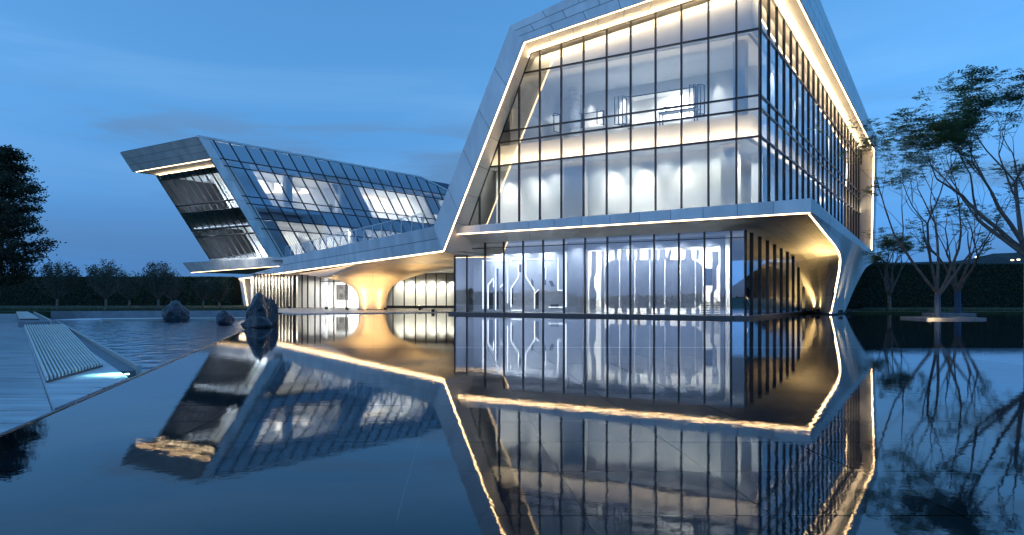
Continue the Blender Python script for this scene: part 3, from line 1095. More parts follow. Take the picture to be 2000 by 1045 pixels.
# right: bright room seen through a gauze screen with rows of slots
slab3('room_wall', -fpx(1140, 0, 6.2)[0], 6.2, -fpx(1425, 0, 6.2)[0], 6.35, .19, 5.12, M['white'])
slab3('room_wall', -spx(860, 0)[0], VS, -spx(760, 0)[0], VS + .3, .19, 5.1, M['grey_wall'])
fr = MB()
tA, zA = spx(868, 200); tB, _ = spx(1782, 200); tC, _ = spx(1755, 0); tD, _ = spx(884, 0)
ztop = spx(1320, 215)[1]
scrB = MB()
scrB.prism([T(-tB, VS, .2), T(-tC, VS, .2), T(-tC, VS, ztop), T(-tB, VS, ztop)], T(0, .25, 0) - E0)
scrB.prism([T(-tA, VS, .2), T(-tD, VS, .2), T(-tD, VS, ztop), T(-tA, VS, ztop)], T(0, .25, 0) - E0)
scrB.prism([T(-tA, VS, ztop + .002), T(-tB, VS, ztop + .002), T(-tB, VS, 5.1), T(-tA, VS, 5.1)], T(0, .25, 0) - E0)
scrB = fix_normals(scrB.build('screen_wall', M['screen_grey'], tower))
def gauze(pts, dv=.05):
    q = [spx(*p) for p in pts]
    mb = MB()
    mb.prism([T(-a, VS + dv, z) for a, z in q], T(0, .04, 0) - E0)
    return fix_normals(mb.build('screen_slat', M['screen_grey'], scrB))
for i in range(13):            # the middle of the screen: upright leaves, set alternately back and forth
    xa, xb = 1000 + 640 * i / 13, 1000 + 640 * (i + 1) / 13 - 2.2
    P_ = clip(clip([(1000, 335), (1040, 292), (1590, 290), (1640, 330), (1640, 570), (1590, 608), (1040, 608), (1000, 575)], -1, 0, -xa), 1, 0, xb)
    gauze(P_, .05 if i % 2 else .11)
gauze([(915, 236), (945, 236), (945, 380), (930, 410), (930, 470), (945, 500), (945, 650), (915, 650), (902, 610), (902, 420), (915, 390)])
gauze([(978, 236), (995, 236), (999, 330), (999, 580), (995, 650), (978, 650)])
for a, b in ((1065, 1085), (1110, 1140), (1165, 1190), (1210, 1230), (1283, 1305), (1325, 1345), (1362, 1395), (1490, 1494), (1530, 1562), (1596, 1615)):
    w = 12 if b - a > 24 else 0
    gauze([(a, 225), (b, 225), (b + w * .3, 262), (b + w, 291), (a - w, 291), (a - w * .3, 262)])
for a, b in ((1066, 1086), (1112, 1145), (1168, 1190), (1214, 1232), (1272, 1305), (1344, 1362), (1390, 1428), (1475, 1492), (1532, 1568), (1594, 1618)):
    gauze([(a, 607.5), (b, 607.5), (b, 652), (a, 652)])
gauze([(1425, 225), (1438, 225), (1430, 275), (1425, 291), (1398, 291), (1410, 262)])
gauze([(1700, 236), (1745, 236), (1745, 320), (1730, 345), (1730, 480), (1712, 500), (1712, 650), (1690, 650), (1690, 510), (1705, 490)])
cut = [spx(1650, 345), spx(1698, 345), spx(1698, 460), spx(1650, 460)]
mb = MB(); mb.prism([T(-a, VS + .3, z) for a, z in cut], T(0, .05, 0) - E0)
fix_normals(mb.build('dark_opening', M['blue_panel'], scrB))
for k in range(8):            # louvred bench seen low on the right
    z = spx(1650, 568 + k * 11)[1]
    mb = MB(); mb.bar(T(-spx(1622, 0)[0], VS + .35, z), T(-spx(1742, 0)[0], VS + .35, z), NF, .06, .05)
    fix_normals(mb.build('louvre', M['bark_light'], scrB))

# ---- furniture on the third floor
tb = thing('long_table', tuple(T(-5.6, 5.0, 11.81)), 'long dark narrow table on the third floor behind the glass', 'table')
a, za = fpx(1285, 222, 4.6); b, zb_ = fpx(1360, 219, 4.6)
zt_ = max(za, 12.6)
mb = MB(); mb.prism([T(-a, 4.6, zt_), T(-b, 4.6, zt_), T(-b, 5.3, zt_), T(-a, 5.3, zt_)], (0, 0, .09)); fix_normals(mb.build('table_top', M['black'], tb))
for tt in (a - .12, b + .12):
    for vv in (4.66, 5.24):
        mb = MB(); mb.bar(T(-tt, vv, 11.81), T(-tt, vv, zt_), NF, .08, .06); fix_normals(mb.build('leg', M['black'], tb))
sc_o = MB()
ring = [T(-(a - .35), 4.95, zt_ + .30) + V3((.17 * math.cos(x) * UX, .17 * math.cos(x) * UY, .17 * math.sin(x))) for x in [k * math.pi / 7 for k in range(12)]]
sc_o.tube([T(-(a - .35) , 4.95, zt_ + .09), ] + ring, [.06] + [.05 - .002 * k for k in range(12)], 8)
tag(sc_o.build('sculpture', M['black'], None, True), 'small dark curled sculpture on the long third floor table', 'sculpture')
def pot_plant(name, base, h, label, n=16):
    t = thing(name, tuple(base), label, 'plant', 'potted plants inside the buildings')
    mb = MB(); mb.tube([base, base + UP * .28, base + UP * .30], [.17, .22, .20], 12); mb.build('pot', M['terracotta'], t)
    lf = MB()
    rnd = random.Random(int(base.x * 100))
    for k in range(n):
        an = rnd.uniform(0, 6.28); l = h * rnd.uniform(.55, 1.0); lean = rnd.uniform(.1, .6)
        d = V3((math.cos(an), math.sin(an), 0)); side = V3((-d.y, d.x, 0))
        p0 = base + UP * .28; p1 = p0 + UP * l * .6 + d * l * lean * .5; p2 = p0 + UP * l * .8 + d * l * lean
        w = .07
        lf.poly([p0 - side * .02, p0 + side * .02, p1 + side * w, p1 - side * w]); lf.poly([p1 - side * w, p1 + side * w, p2])
    lf.build('leaves', M['leaf'], t)
    return t
ta, _ = fpx(1231, 240, 4.5)
pot_plant('potted_plant', T(-ta, 4.5, 11.81), 1.3, 'spiky potted plant on the third floor beside the wide bright opening')

# ---- light inside and on the tower
WARM, NEUT = (1.0, .72, .42), (1.0, .93, .82)
strip_lamp(T(-18.4, .14, 10.42), T(-.3, .14, 10.42), 88, UP + T(0, .30, 0) - E0, .07, WARM)
strip_lamp(T(-.14, .3, 10.42), T(-.14, 45.5, 10.42), 200, UP + T(-.30, 0, 0) - E0, .07, WARM)
strip_lamp(T(-14.9, .28, 17.52), T(-.4, .28, 19.05), 60, V3((0, 0, -1)) + T(0, .55, 0) - E0, .12, WARM)
strip_lamp(T(-.28, .5, 19.08), T(-.28, 46, ZS(46) - .1), 130, V3((0, 0, -1)) + T(-.55, 0, 0) - E0, .12, WARM)
# lamps at the head of the glass wash the roof soffit
for t in tm[:9] + [0.3]:
    strip_lamp(T(-t - .78, -.16, ZF(t) - .36), T(-t + .78, -.16, ZF(t) - .36), 6, UP + NF * .5, .06, WARM)
for s in sm[:-1]:
    strip_lamp(T(.16, s - 1.04, ZS(s) - .36), T(.16, s + 1.04, ZS(s) - .36), 7, UP + NS * .5, .06, WARM)
# wall washers of the second floor
for px, pw in ((993, 190), (1052, 80), (1197, 185), (1257, 235), (1333, 100)):
    t, _ = fpx(px, 350, 2.0)
    lamp('SPOT', T(-t, 1.45, 10.3), pw, NEUT, .22, aim=T(-t, 2.3, 7.6), spot=64, blend=1)
for px in (960, 1030, 1075, 1170, 1225, 1290, 1345, 1390, 1460):
    t, _ = fpx(px, 350, 1.5)
    lamp('AREA', T(-t, 1.3, 10.34), 8, (1.0, .98, .84), .7, aim=T(-t, 1.7, 6))
lamp('SPOT', T(-.9, 1.6, 10.3), 320, NEUT, .10, aim=T(-2.4, 3.2, 6.6), spot=60, blend=1)
for s in range(4, 44, 5):
    lamp('AREA', T(-1.3, s, 10.34), 10, (.94, .98, 1.0), .6, aim=T(-1.9, s, 6))
# third floor
for px, pw in ((1214, 430), (1322, 460), (1150, 90), (1075, 110), (1400, 80)):
    t, _ = fpx(px, 150, V3F - .4)
    lamp('SPOT', T(-t, V3F - .45, 16.4), pw, NEUT, .06, aim=T(-t, V3F - .1, 14.0), spot=44, blend=1)
for px in (1040, 1180, 1260, 1340, 1410):
    t, _ = fpx(px, 150, 4.5)
    lamp('AREA', T(-t, 3.2, 16.4), 17, (.92, .96, 1.0), .8, aim=T(-t, 5, 12))
for a, b, z0, z1 in holes:
    lamp('AREA', T(-(a + b) / 2, 8.6, z1 + .4), 60 * max(1, (b - a) / 2), (1, .95, .86), 1.2, aim=T(-(a + b) / 2, 11, z0))
for s in range(9, 44, 8):
    lamp('AREA', T(-1.0, s, 16.4), 12, (.9, .95, 1.0), .6, aim=T(-1.3, s, 12))
# ground floor
for px in (968, 1010, 1060):
    t, _ = fpx(px, 500, 2.6)
    lamp('AREA', T(-t, 2.55, 5.05), 15, (.86, .93, 1.0), .5, aim=T(-t, 3.2, 1.5))
for px in (1150, 1200, 1250, 1300, 1350, 1400):
    t, _ = fpx(px, 500, 5.0)
    lamp('AREA', T(-t, 5.0, 5.05), 42, (1.0, .98, .94), .8, aim=T(-t, 6.2, 2.0))
    lamp('AREA', T(-t, 2.4, 5.05), 7, (.86, .92, 1.0), .5, aim=T(-t, 3.2, 1.5))
# canopy: floodlights at its foot, line of light above
GOLD = (1.0, .66, .26)
# ================================================================== TERRACE BRIDGE between tower and wing
terrace = thing('terrace_bridge', (-20, 68, 0), 'long white sloping terrace between the two glass buildings over a golden lobby', 'terrace')
fA_b, fA_t = LG.copy(), OG.copy()
fM_b, fM_t = at(553, 532.5, 79), at(553, 503, 79)
fM_m = at(553, 518, 79)
fE_b, fE_t = at(467, 544.5, 84), at(467, 541.5, 84)
def fas(s, t):
    # s: 0 at the tower, 1 at the knuckle below the wing
    b = fA_b.lerp(fM_b, s); a = fA_t.lerp(fM_t, s)
    return b.lerp(a, t)
clad(terrace, 'fascia', fas, 9, 2, M['alu'], stagger=True, flip=True, gap=.04)
clad(terrace, 'fascia_tail', lambda s, t: fM_b.lerp(fE_b, s).lerp(fM_m.lerp(fE_t, s), t), 3, 1, M['alu'], flip=True, gap=.04)
W_in = V3((.55, .83, 0))
# deck on top, soffit below
mb = MB()
mb.poly([fA_t - UP * .25 + W_in * .02, fM_t - UP * .25 + W_in * .02, V3((-28.4, 85.2, 5.6)), V3((2, 124, 5.8)), T(-21, 40, 5.9)])
mb.build('deck', M['wall_grey'], terrace)
Zin = 3.95
Sa, Sb = fA_b, fE_b
edge_ = lambda s: (fA_b.lerp(fM_b, s / .8) if s < .8 else fM_b.lerp(fE_b, (s - .8) / .2)) + W_in * .14
soff = lambda s, t: edge_(s).lerp((T(-21, 32, 4.12)).lerp(V3((-29.5, 92, 3.8)), s), t)
clad(terrace, 'soffit', soff, 14, 6, M['alu_soffit'], sub=2, gap=.03)
lp = MB()
lp.bar(fA_b + W_in * .03, fM_b + W_in * .03, dn, .08, .07)
lp.bar(fM_b + W_in * .03, fE_b + W_in * .03, dn, .08, .07)
fix_normals(lp.build('led_strip', M['led'], terrace))
# balustrade
NP = 19
fo = V3((-.80, -.57, 0))
rail = MB()
r0, r1 = fA_t + W_in * .12 + V3((-1.0, 1.6, -.02)), fM_t + W_in * .12 + V3((.4, -.6, 0))
h0 = 1.12
rail.bar(r0 + UP * h0, r1 + UP * h0, UP, .06, .05)
bal = fix_normals(rail.build('balustrade', M['alu'], terrace))
for k in range(NP):
    p = r0.lerp(r1, k / (NP - 1))
    mb = MB(); mb.bar(p - UP * .1, p + UP * h0, fo, .075, .05); fix_normals(mb.build('post', M['alu'], bal))
    if k < NP - 1:
        q = r0.lerp(r1, (k + 1) / (NP - 1))
        pane(bal, [p.lerp(q, .96) + UP * .05, p.lerp(q, .04) + UP * .05, p.lerp(q, .04) + UP * (h0 - .06), p.lerp(q, .96) + UP * (h0 - .06)], M['glass_rail'], jitter=.02)
# flared column carrying the terrace
cb = V3((-13.6, 71, 0))
prof = [(0.10, 1.38, .95, 0), (.7, 1.36, .95, 0), (1.3, 1.42, .98, 0), (1.9, 1.66, 1.1, -.02), (2.35, 2.05, 1.4, -.05), (2.75, 2.75, 1.9, -.1), (3.08, 3.65, 2.6, -.15), (3.38, 4.9, 3.4, -.2), (3.64, 6.3, 4.4, -.2), (3.88, 8.2, 5.6, -.1), (4.08, 10.6, 7.0, 0), (4.22, 12.5, 8.0, .2)]
def colsurf(s, t):
    x = t * (len(prof) - 1)
    i = min(int(x), len(prof) - 2)
    w = x - i
    pr = [prof[max(i - 1, 0)], prof[i], prof[i + 1], prof[min(i + 2, len(prof) - 1)]]
    z, rx, ry, sx = [(pr[1][k] * 2 + (pr[2][k] - pr[0][k]) * w + (pr[0][k] * 2 - pr[1][k] * 5 + pr[2][k] * 4 - pr[3][k]) * w * w + (pr[1][k] * 3 - pr[0][k] - pr[2][k] * 3 + pr[3][k]) * w ** 3) * .5 for k in range(4)]
    th = 2 * math.pi * s
    c, s_ = math.cos(th), math.sin(th)
    k = (abs(c) ** 2.7 + abs(s_) ** 2.7) ** (-1 / 2.7)      # rounded-square section
    x_, y_ = rx * c * k + sx, ry * s_ * k
    p = V3((cb.x + x_ * .97 - y_ * .24, cb.y + y_ * .97 + x_ * .10, z + .035 * x_ * (z / 3.8) ** 3))
    lim = fA_b.y + (fA_b.x - p.x) * (fM_b.y - fA_b.y) / (fA_b.x - fM_b.x) + .5      # the flare dies into the soffit behind the fascia
    if z > 2.2: p.y = max(p.y, lim)
    zs = fA_b.z + (fM_b.z - fA_b.z) * min(1.2, max(0, (fA_b.x - p.x) / (fA_b.x - fM_b.x)))
    p.z = min(p.z, zs + .03) if z > 3.3 else p.z
    return p
flared = clad(terrace, 'flared_column', colsurf, 12, 4, M['column'], gap=.012, th=.012, sub=5, depth=.04)
mb = MB()
mb.tube([cb - UP * .3, cb + UP * .12], [1.5, 1.5], 24)
mb.build('column_base', M['plinth'], terrace)
# left folded leg
lgm = MB()
q0, q1 = at(467, 544, 84), at(478, 604, 84)
q2, q3 = at(473.5, 545, 84), at(483, 604.5, 84)
lgm.prism([q0, q1, q3, q2], W_in * 5)
fix_normals(lgm.build('end_leg', M['alu'], terrace))
led('led_strip', q2 - W_in * .02 + V3((.1, 0, 0)), q3 - W_in * .02 + V3((.1, 0, 0)), V3((1, -.3, 0)), .06, 'led_soft', terrace)
# lobby front, set back under the terrace
LY = 80.0
lob0, lob1 = at(478, 604, LY).x, 0.5
plf = MB()
plf.prism([at(575, 614.5, 54.3) * V3((1, 1, 0)), V3((at(892, 0, 61).x + 1.0, 61, 0)), V3((6, 92, 0)), V3((-33, 92, 0)), V3((at(474, 0, 76).x, 76, 0))], (0, 0, .06))
struct(fix_normals(plf.build('lobby_pavement', M['paving'])))
def lobx(px): return (px - 1000) * LY / 1420
def lob(name, px0, px1, z0, z1, m, y=LY, th=.1, parent=None):
    mb = MB(); mb.box((lobx(px0), y, z0), (lobx(px1), y + th, z1))
    return fix_normals(mb.build(name, m, parent or terrace))
FY = V3((0, -1, 0))
ZT = 3.85
# fins at the left
for k in range(13):
    px = 497 + k * 6.4
    mb = MB(); mb.box((lobx(px), LY - .35, .12), (lobx(px + 2.3), LY + .2, ZT)); fix_normals(mb.build('bronze_fin', M['bronze'], terrace))
lob('lit_panel', 484, 577, .12, ZT, M['white'], LY + .9)
for px0, px1 in ((577, 590), (590, 601), (601, 615)):
    pane(terrace, [V3((lobx(px0 + .4), LY, .12)), V3((lobx(px1 - .4), LY, .12)), V3((lobx(px1 - .4), LY, ZT)), V3((lobx(px0 + .4), LY, ZT))], M['glass_rail'])
# door bay
for px in (577, 590, 601, 615, 625.5, 652, 676, 703):
    beam('mullion', V3((lobx(px), LY, .1)), V3((lobx(px), LY, ZT)), FY, .11, .08, parent=terrace, m=M['bronze'] if 620 < px < 690 else M['frame'])
beam('transom', V3((lobx(625), LY, 3.02)), V3((lobx(703), LY, 3.02)), FY, .10, .07, parent=terrace)
for a, b in ((626.5, 638.6), (639.2, 651), (653, 664), (664.6, 675)):
    pane(terrace, [V3((lobx(a), LY, .14)), V3((lobx(b), LY, .14)), V3((lobx(b), LY, 2.95)), V3((lobx(a), LY, 2.95))], M['glass_rail'])
    hd = MB(); hd.bar(V3((lobx(b) - .12, LY, .9)), V3((lobx(b) - .12, LY, 1.7)), FY, .05, .09)
    fix_normals(hd.build('door_handle', M['alu'], terrace))
for a, b in ((677, 702), (616, 624.8)):
    pane(terrace, [V3((lobx(a), LY, .14)), V3((lobx(b), LY, .14)), V3((lobx(b), LY, ZT)), V3((lobx(a), LY, ZT))], M['glass_rail'])
lob('room_wall', 540, 626, .12, ZT, M['grey_wall'], LY + 3.2)
lob('room_wall', 470, 905, .0, ZT + .4, M['dark_wall'], LY + 6.4)
lob('room_wall', 617, 720, .12, ZT, M['white'], LY + 4.2)
lob('wall_picture', 639, 664, .7, 2.7, M['art'], LY + 4.1, .06)
lob('reception_desk', 628, 668, .12, .95, M['white'], LY + 2.9, .5)
lob('room_floor', 480, 895, .08, .115, M['floor'], LY + .12, 6)
# washed wall on the right
for px in (742, 767.6, 789.4, 811.5, 832, 852, 871.7, 889):
    beam('mullion', V3((lobx(px), LY, .1)), V3((lobx(px), LY, ZT)), FY, .11, .07, parent=terrace)
for a, b in ((744, 767), (768.2, 789), (790, 811), (812, 831.6), (832.5, 851.5), (852.5, 871.2), (872.2, 888.5)):
    pane(terrace, [V3((lobx(a), LY, .14)), V3((lobx(b), LY, .14)), V3((lobx(b), LY, ZT)), V3((lobx(a), LY, ZT))], M['glass_rail'])
lob('lit_wall', 735, 900, .12, ZT, M['white'], LY + 1.5)
lob('skirting', 735, 900, .1, .35, M['plinth'], LY - .05, .2)
for px in (779, 800.5, 822, 842, 862, 880):
    lamp('SPOT', (lobx(px), LY + .75, 3.6), 95, (1, .93, .74), .04, aim=(lobx(px), LY + 1.5, 2.0), spot=62, blend=.8)
lamp('AREA', (lobx(820), LY + .7, 3.7), 17, (1, .93, .74), 5, .4, aim=(lobx(820), LY + 1.2, 0))
lamp('AREA', (lobx(660), LY + 2, 3.7), 100, (1, .97, .92), 4, 1.5, aim=(lobx(660), LY + 3.2, 0))
lamp('AREA', (lobx(530), LY + .35, 3.65), 70, (1, .92, .74), 5, .3, aim=(lobx(530), LY + 1.6, 1))
lamp('AREA', (lobx(596), LY + 1.8, 3.65), 20, (1, .88, .7), 1.5, 1, aim=(lobx(596), LY + 2.6, 0))
# floodlights added to turn column and soffit golden
AMB = (1.0, .64, .27)
def floodlight(p, aim, power, color, spot, size=.05, label='small added floodlight on the lobby pavement lighting the golden column', group='added floodlights round the golden column', blend=1):
    """a spot lamp and an added dark trough that screens it from view"""
    lamp('SPOT', p, power, color, size, aim=aim, spot=spot, blend=blend)
    p = V3(p)
    mb = MB()
    mb.box((p.x - .13, p.y - .12, p.z - .18), (p.x + .13, p.y - .08, p.z + .05))
    mb.box((p.x - .13, p.y - .078, p.z - .18), (p.x - .10, p.y + .10, p.z + .02))
    mb.box((p.x + .10, p.y - .078, p.z - .18), (p.x + .13, p.y + .10, p.z + .02))
    mb.box((p.x - .098, p.y - .078, p.z - .18), (p.x + .098, p.y + .10, p.z - .12))
    o = fix_normals(mb.build('floodlight', M['black']))
    return tag(o, label, 'floodlight', group)
FLAB = ['added floodlight on the pavement left of the golden column foot', 'added floodlight on the pavement just right of the golden column foot', 'added floodlight on the pavement before the bright washed wall', 'added floodlight on the pavement before the lobby doors', 'added floodlight behind the golden column on its right', 'added floodlight on the pavement edge beside the tower', 'added floodlight by the bronze fins under the left building']
for i, (p, a, pw) in enumerate((((-15.5, 68.3, .25), (-12.5, 70.4, 3.6), 150), ((-11.8, 67.8, .25), (-13.2, 70.4, 3.4), 130), ((-8.6, 68, .25), (-7, 63, 4.2), 170), ((-18.5, 72.5, .25), (-20, 70, 3.8), 140),
                 ((-9.0, 72.5, .25), (-10.5, 72, 3.8), 100), ((-6.5, 59.9, .25), (-6, 57, 4.3), 100), ((-24, 78.5, .25), (-25, 77, 3.6), 80))):
    floodlight(p, a, pw * 1.35, AMB, 120, label=FLAB[i])

# ================================================================== THE WING
wing = thing('glass_building', (-28.4, 85, 0), 'leaning glass building on the left with an overhanging white roof edge', 'building')
B0 = V3((-28.4, 85, 0))
VV = V3((.6125, .7905, 0))
EE = V3((-.835, .55, 0))
LEAN = V3((-5.37, -6.94, 0))
Z0w, HW = 5.97, 12.53
def Wf(k, f, inset=0.0):
    return B0 + VV * k + LEAN * f + V3((0, 0, Z0w + HW * f)) + EE * inset
NL = V3((.7905, -.6125, 0))           # out of the long facade
fr_ = [0.0, .2586, .348, .4767, .5406, .7873, .8459, 1.0]
kA = 1.15
mk = [kA + .62 + 1.93 * i for i in range(25)]
kk = [kA] + mk
ztop_f = lambda k: 1.0 if k < 33.6 else max(.2, 1 - (k - 33.6) * .021)
for i in range(len(kk) - 1):
    k0, k1 = kk[i] + .03, kk[i + 1] - .03
    if k0 > 47: break
    for r in range(7):
        f0, f1 = fr_[r] + .003, fr_[r + 1] - .003
        P = [(k0, f0), (k1, f0), (k1, f1), (k0, f1)]
        if k1 > 33.6:
            P = clip(P, .021, 1, 1 + .021 * 33.6 - .004)
        if len(P) < 3 or area2(P) < .002: continue
        pane(wing, [Wf(k, f) for k, f in P], M['glass_wing'], jitter=.005)
for k in kk[1:]:
    if k > 47: break
    beam('mullion', Wf(k, 0), Wf(k, ztop_f(k)), NL, .10, .06, parent=wing)
for f in fr_[1:-1]:
    kend = 48 if f < .69 else 33.6 + (1 - f) / .021
    beam('transom', Wf(kA, f), Wf(min(48, kend), f), NL, .12, .05, parent=wing)
beam('roof_edge', Wf(0, 1.0) + UP * .06, Wf(33.6, 1.0) + UP * .06, NL, .22, .12, .3, M['alu'], wing)
beam('roof_edge', Wf(33.6, 1.0) + UP * .06, Wf(48, ztop_f(48)) + UP * .06, NL, .22, .12, .3, M['alu'], wing)
# white frame edge of the prow
EDW = 15.4
T0w, B0w = Wf(0, 1.0), Wf(0, 0)
clad(wing, 'frame_edge', bil(Wf(0, 0) + NL * .05, Wf(kA, 0) + NL * .05, Wf(kA, 1) + NL * .05, Wf(0, 1) + NL * .05), 1, 6, M['alu'], gap=.03)
def Wp(e, f, k):              # e: distance along the prow, k: inset along the building
    return Wf(k, f) + EE * e
fz = .832                     # underside of the roof fascia
TT = Wp(EDW, 1.0, 0)
clad(wing, 'prow_fascia', bil(Wp(EDW + .0, fz, 0), Wp(0, fz, 0), Wp(0, 1, 0), TT), 7, 3, M['alu'], stagger=True, gap=.04)
INS = 2.1
clad(wing, 'prow_soffit', bil(Wp(EDW, fz, 0), Wp(0, fz, 0), Wp(0, fz - .012, INS), Wp(EDW - .8, fz - .012, INS)), 7, 1, M['warm_soffit'], flip=True)
led('led_strip', Wp(EDW - .5, fz, .12), Wp(.05, fz, .12), dn, .10, 'led', wing)
clad(wing, 'frame_reveal', bil(Wp(0, 0, 0), Wp(0, 0, INS), Wp(0, fz, INS), Wp(0, fz, 0)), 1, 5, M['warm_soffit'])
# far edge of the prow
mb = MB(); mb.prism([Wp(EDW, fz, 0), Wp(EDW, 1, 0), Wp(EDW, 1, 6), Wp(EDW, fz, 6)], EE * .1); fix_normals(mb.build('fascia_end', M['alu'], wing))
NE = (LEAN + V3((0, 0, HW))).cross(EE).normalized()
if NE.dot(VV) > 0: NE = -NE
NPn = 11
prow_rows = [0.0, .235, .30, .46, .53, .765, fz - .012]
es = [.05 + (EDW - 1.0) * i / NPn for i in range(NPn + 1)]
for i in range(NPn):
    for r in range(6):
        f0, f1 = prow_rows[r] + .004, prow_rows[r + 1] - .004
        pane(wing, [Wp(es[i] + .04, f0, INS), Wp(es[i] + .04, f1, INS), Wp(es[i + 1] - .04, f1, INS), Wp(es[i + 1] - .04, f0, INS)], M['glass_prow'], jitter=.008)
for e in es:
    beam('bronze_fin', Wp(e, 0, INS), Wp(e, prow_rows[-1], INS), NE, .065, .05, parent=wing, m=M['bronze'])
for f in prow_rows[1:-1]:
    beam('transom', Wp(0, f, INS), Wp(EDW - .95, f, INS), NE, .12, .08, parent=wing)
# roof and far side
mb = MB()
R1, R2 = Wf(33.6, 1) + UP * .05, Wf(48, ztop_f(48)) + UP * .05
mb.poly([T0w + UP * .05, R1, R1 + EE * EDW, TT + UP * .05])
mb.poly([R1, R2, R2 + EE * EDW, R1 + EE * EDW])
mb.build('roof', M['alu'], wing)
mb = MB()
mb.poly([Wp(EDW - 1, 0, INS), Wp(EDW - 1, .99, INS), Wp(EDW - 1, .69, 48), Wp(EDW - 1, 0, 48)])
mb.build('far_wall', M['dark_wall'], wing)
# slab under the prow
S1t, S2t = at(357, 513.5, 99), at(553, 502.5, 84.2)
S1b, S2b = at(372, 532, 99), at(553, 518.5, 84.2)
clad(wing, 'prow_slab', bil(S1b, S2b, S2t, S1t), 8, 1, M['alu'], gap=.03)
mb = MB()
mb.poly([S1t, S2t, S2t + VV * 3, S1t + VV * 14])
mb.build('slab_top', M['alu'], wing)
clad(wing, 'slab_soffit', bil(S1b, S2b, S2b + VV * 9 + UP * -.1, S1b + VV * 14), 8, 4, M['alu_soffit'], flip=True)
led('led_strip', S1b + VV * .12, S2b + VV * .12, dn, .07, 'led', wing)
mb = MB()
mb.bar(Wp(0, 0, INS) - UP * .0, Wp(EDW - .9, 0, INS), NE, .5, .1); mb.build('sill', M['alu'], wing)
# interior of the wing: floors, ceilings, walls
def win(name, k0, k1, e0, e1, z0, z1, m, sh=True):
    """box in wing axes, sheared with the lean"""
    def p(k, e, z):
        f = (z - Z0w) / HW if sh else 0
        return B0 + VV * k + EE * e + LEAN * f + V3((0, 0, z))
    mb = MB()
    mb.box8([p(k0, e0, z0), p(k1, e0, z0), p(k1, e1, z0), p(k0, e1, z0), p(k0, e0, z1), p(k1, e0, z1), p(k1, e1, z1), p(k0, e1, z1)])
    return fix_normals(mb.build(name, m, wing))
win('floor_slab', 2.4, 47, .4, 14.2, 5.6, 5.95, M['floor'])
win('floor_slab', 2.4, 47, .5, 14.2, 10.35, 11.85, M['white'])
win('ceiling_slab', 2.4, 44, .5, 14.2, 16.05, 16.3, M['white'])
win('band_panel', 1.3, 47, .25, .35, 10.3, 11.9, M['blue_panel'])
win('band_panel', 1.3, 40, .25, .35, 16.6, 18.35, M['blue_panel'])
win('band_panel', 1.3, 4.9, .25, .35, 11.95, 16.5, M['blue_panel'])
win('band_panel', 1.3, 4.0, .25, .35, 6.0, 10.2, M['blue_panel'])
# slatted back walls, each slat a ridge
for zl, zh in ((5.95, 10.35), (11.85, 16.05)):
    win('room_wall', 4.2, 46, 7.0, 7.2, zl, zh, M['white'])
    for i in range(56):
        win('wall_slat', 4.6 + i * .36, 4.6 + i * .36 + .17, 6.85, 6.99, zl + .02, zh - .02, M['white'])
for k0, k1, e0, e1, zl, zh, m in ((5.0, 5.2, .6, 7, 11.85, 16.05, 'white'), (20.5, 20.8, .6, 7, 11.85, 16.05, 'grey_wall'), (33, 33.3, .6, 7, 11.85, 16.05, 'white'), (18, 20.5, 2.2, 2.4, 11.85, 16.05, 'grey_wall'), (33.3, 38, 2.2, 2.4, 13.8, 16.05, 'grey_wall'),
                                  (4.0, 4.2, .6, 7, 5.95, 10.35, 'white'), (19, 19.3, 2, 7, 5.95, 10.35, 'white'), (8.2, 10.2, 3, 3.2, 5.95, 8.9, 'white')):
    win('partition', k0, k1, e0, e1, zl, zh, M[m])
def wcol(k, e, z0, z1, r, m='white'):
    b = B0 + VV * k + EE * e
    f = (z0 - Z0w) / HW
    b = b + LEAN * f
    mb = MB(); mb.tube([b + UP * z0, b + UP * z1], [r, r], 18)
    return mb.build('round_column', M[m], wing, True)
for k, e in ((8.0, 1.8), (16.6, 2.4)):
    wcol(k, e, 11.86, 16.04, .62)
for k, e in ((15.2, 2.6), (27, 3)):
    wcol(k, e, 5.96, 10.34, .95)
# angular lit ceiling beam on the upper floor, arch wall further right
mb = MB()
def wpt(k, e, z):
    f = (z - Z0w) / HW
    return B0 + VV * k + EE * e + LEAN * f + V3((0, 0, z))
mb.prism([wpt(6.2, 4.4, 14.0), wpt(15.5, 4.4, 14.9), wpt(15.5, 4.4, 15.25), wpt(8.5, 4.4, 15.6), wpt(6.2, 4.4, 15.0)], EE * .5)
fix_normals(mb.build('ceiling_beam', M['white'], wing))
mb = MB()
arc = [wpt(22.3 + 9.5 * x, 4.5, 12.0 + 3.2 * math.sin(math.pi * (.18 + .82 * x)) ** .7 * (1 if x < .5 else 1)) for x in [i / 14 for i in range(15)]]
mb.prism([wpt(22.3, 4.5, 11.86)] + arc + [wpt(31.8, 4.5, 11.86)], EE * .6)
fix_normals(mb.build('arched_wall', M['grey_wall'], wing))
def ppl(k, e, z, h, label):
    return pot_plant('potted_plant', wpt(k, e, z), h, label, 22)
ppl(15.0, 2.2, 11.86, 1.9, 'tall potted plant on the upper floor of the left building between two columns')
ppl(31.6, 2.0, 11.86, 1.5, 'leafy potted plant on the upper floor right of the arched wall')
ppl(14.0, 2.0, 5.96, 1.5, 'potted plant on the lower floor of the left building beside the thick column')
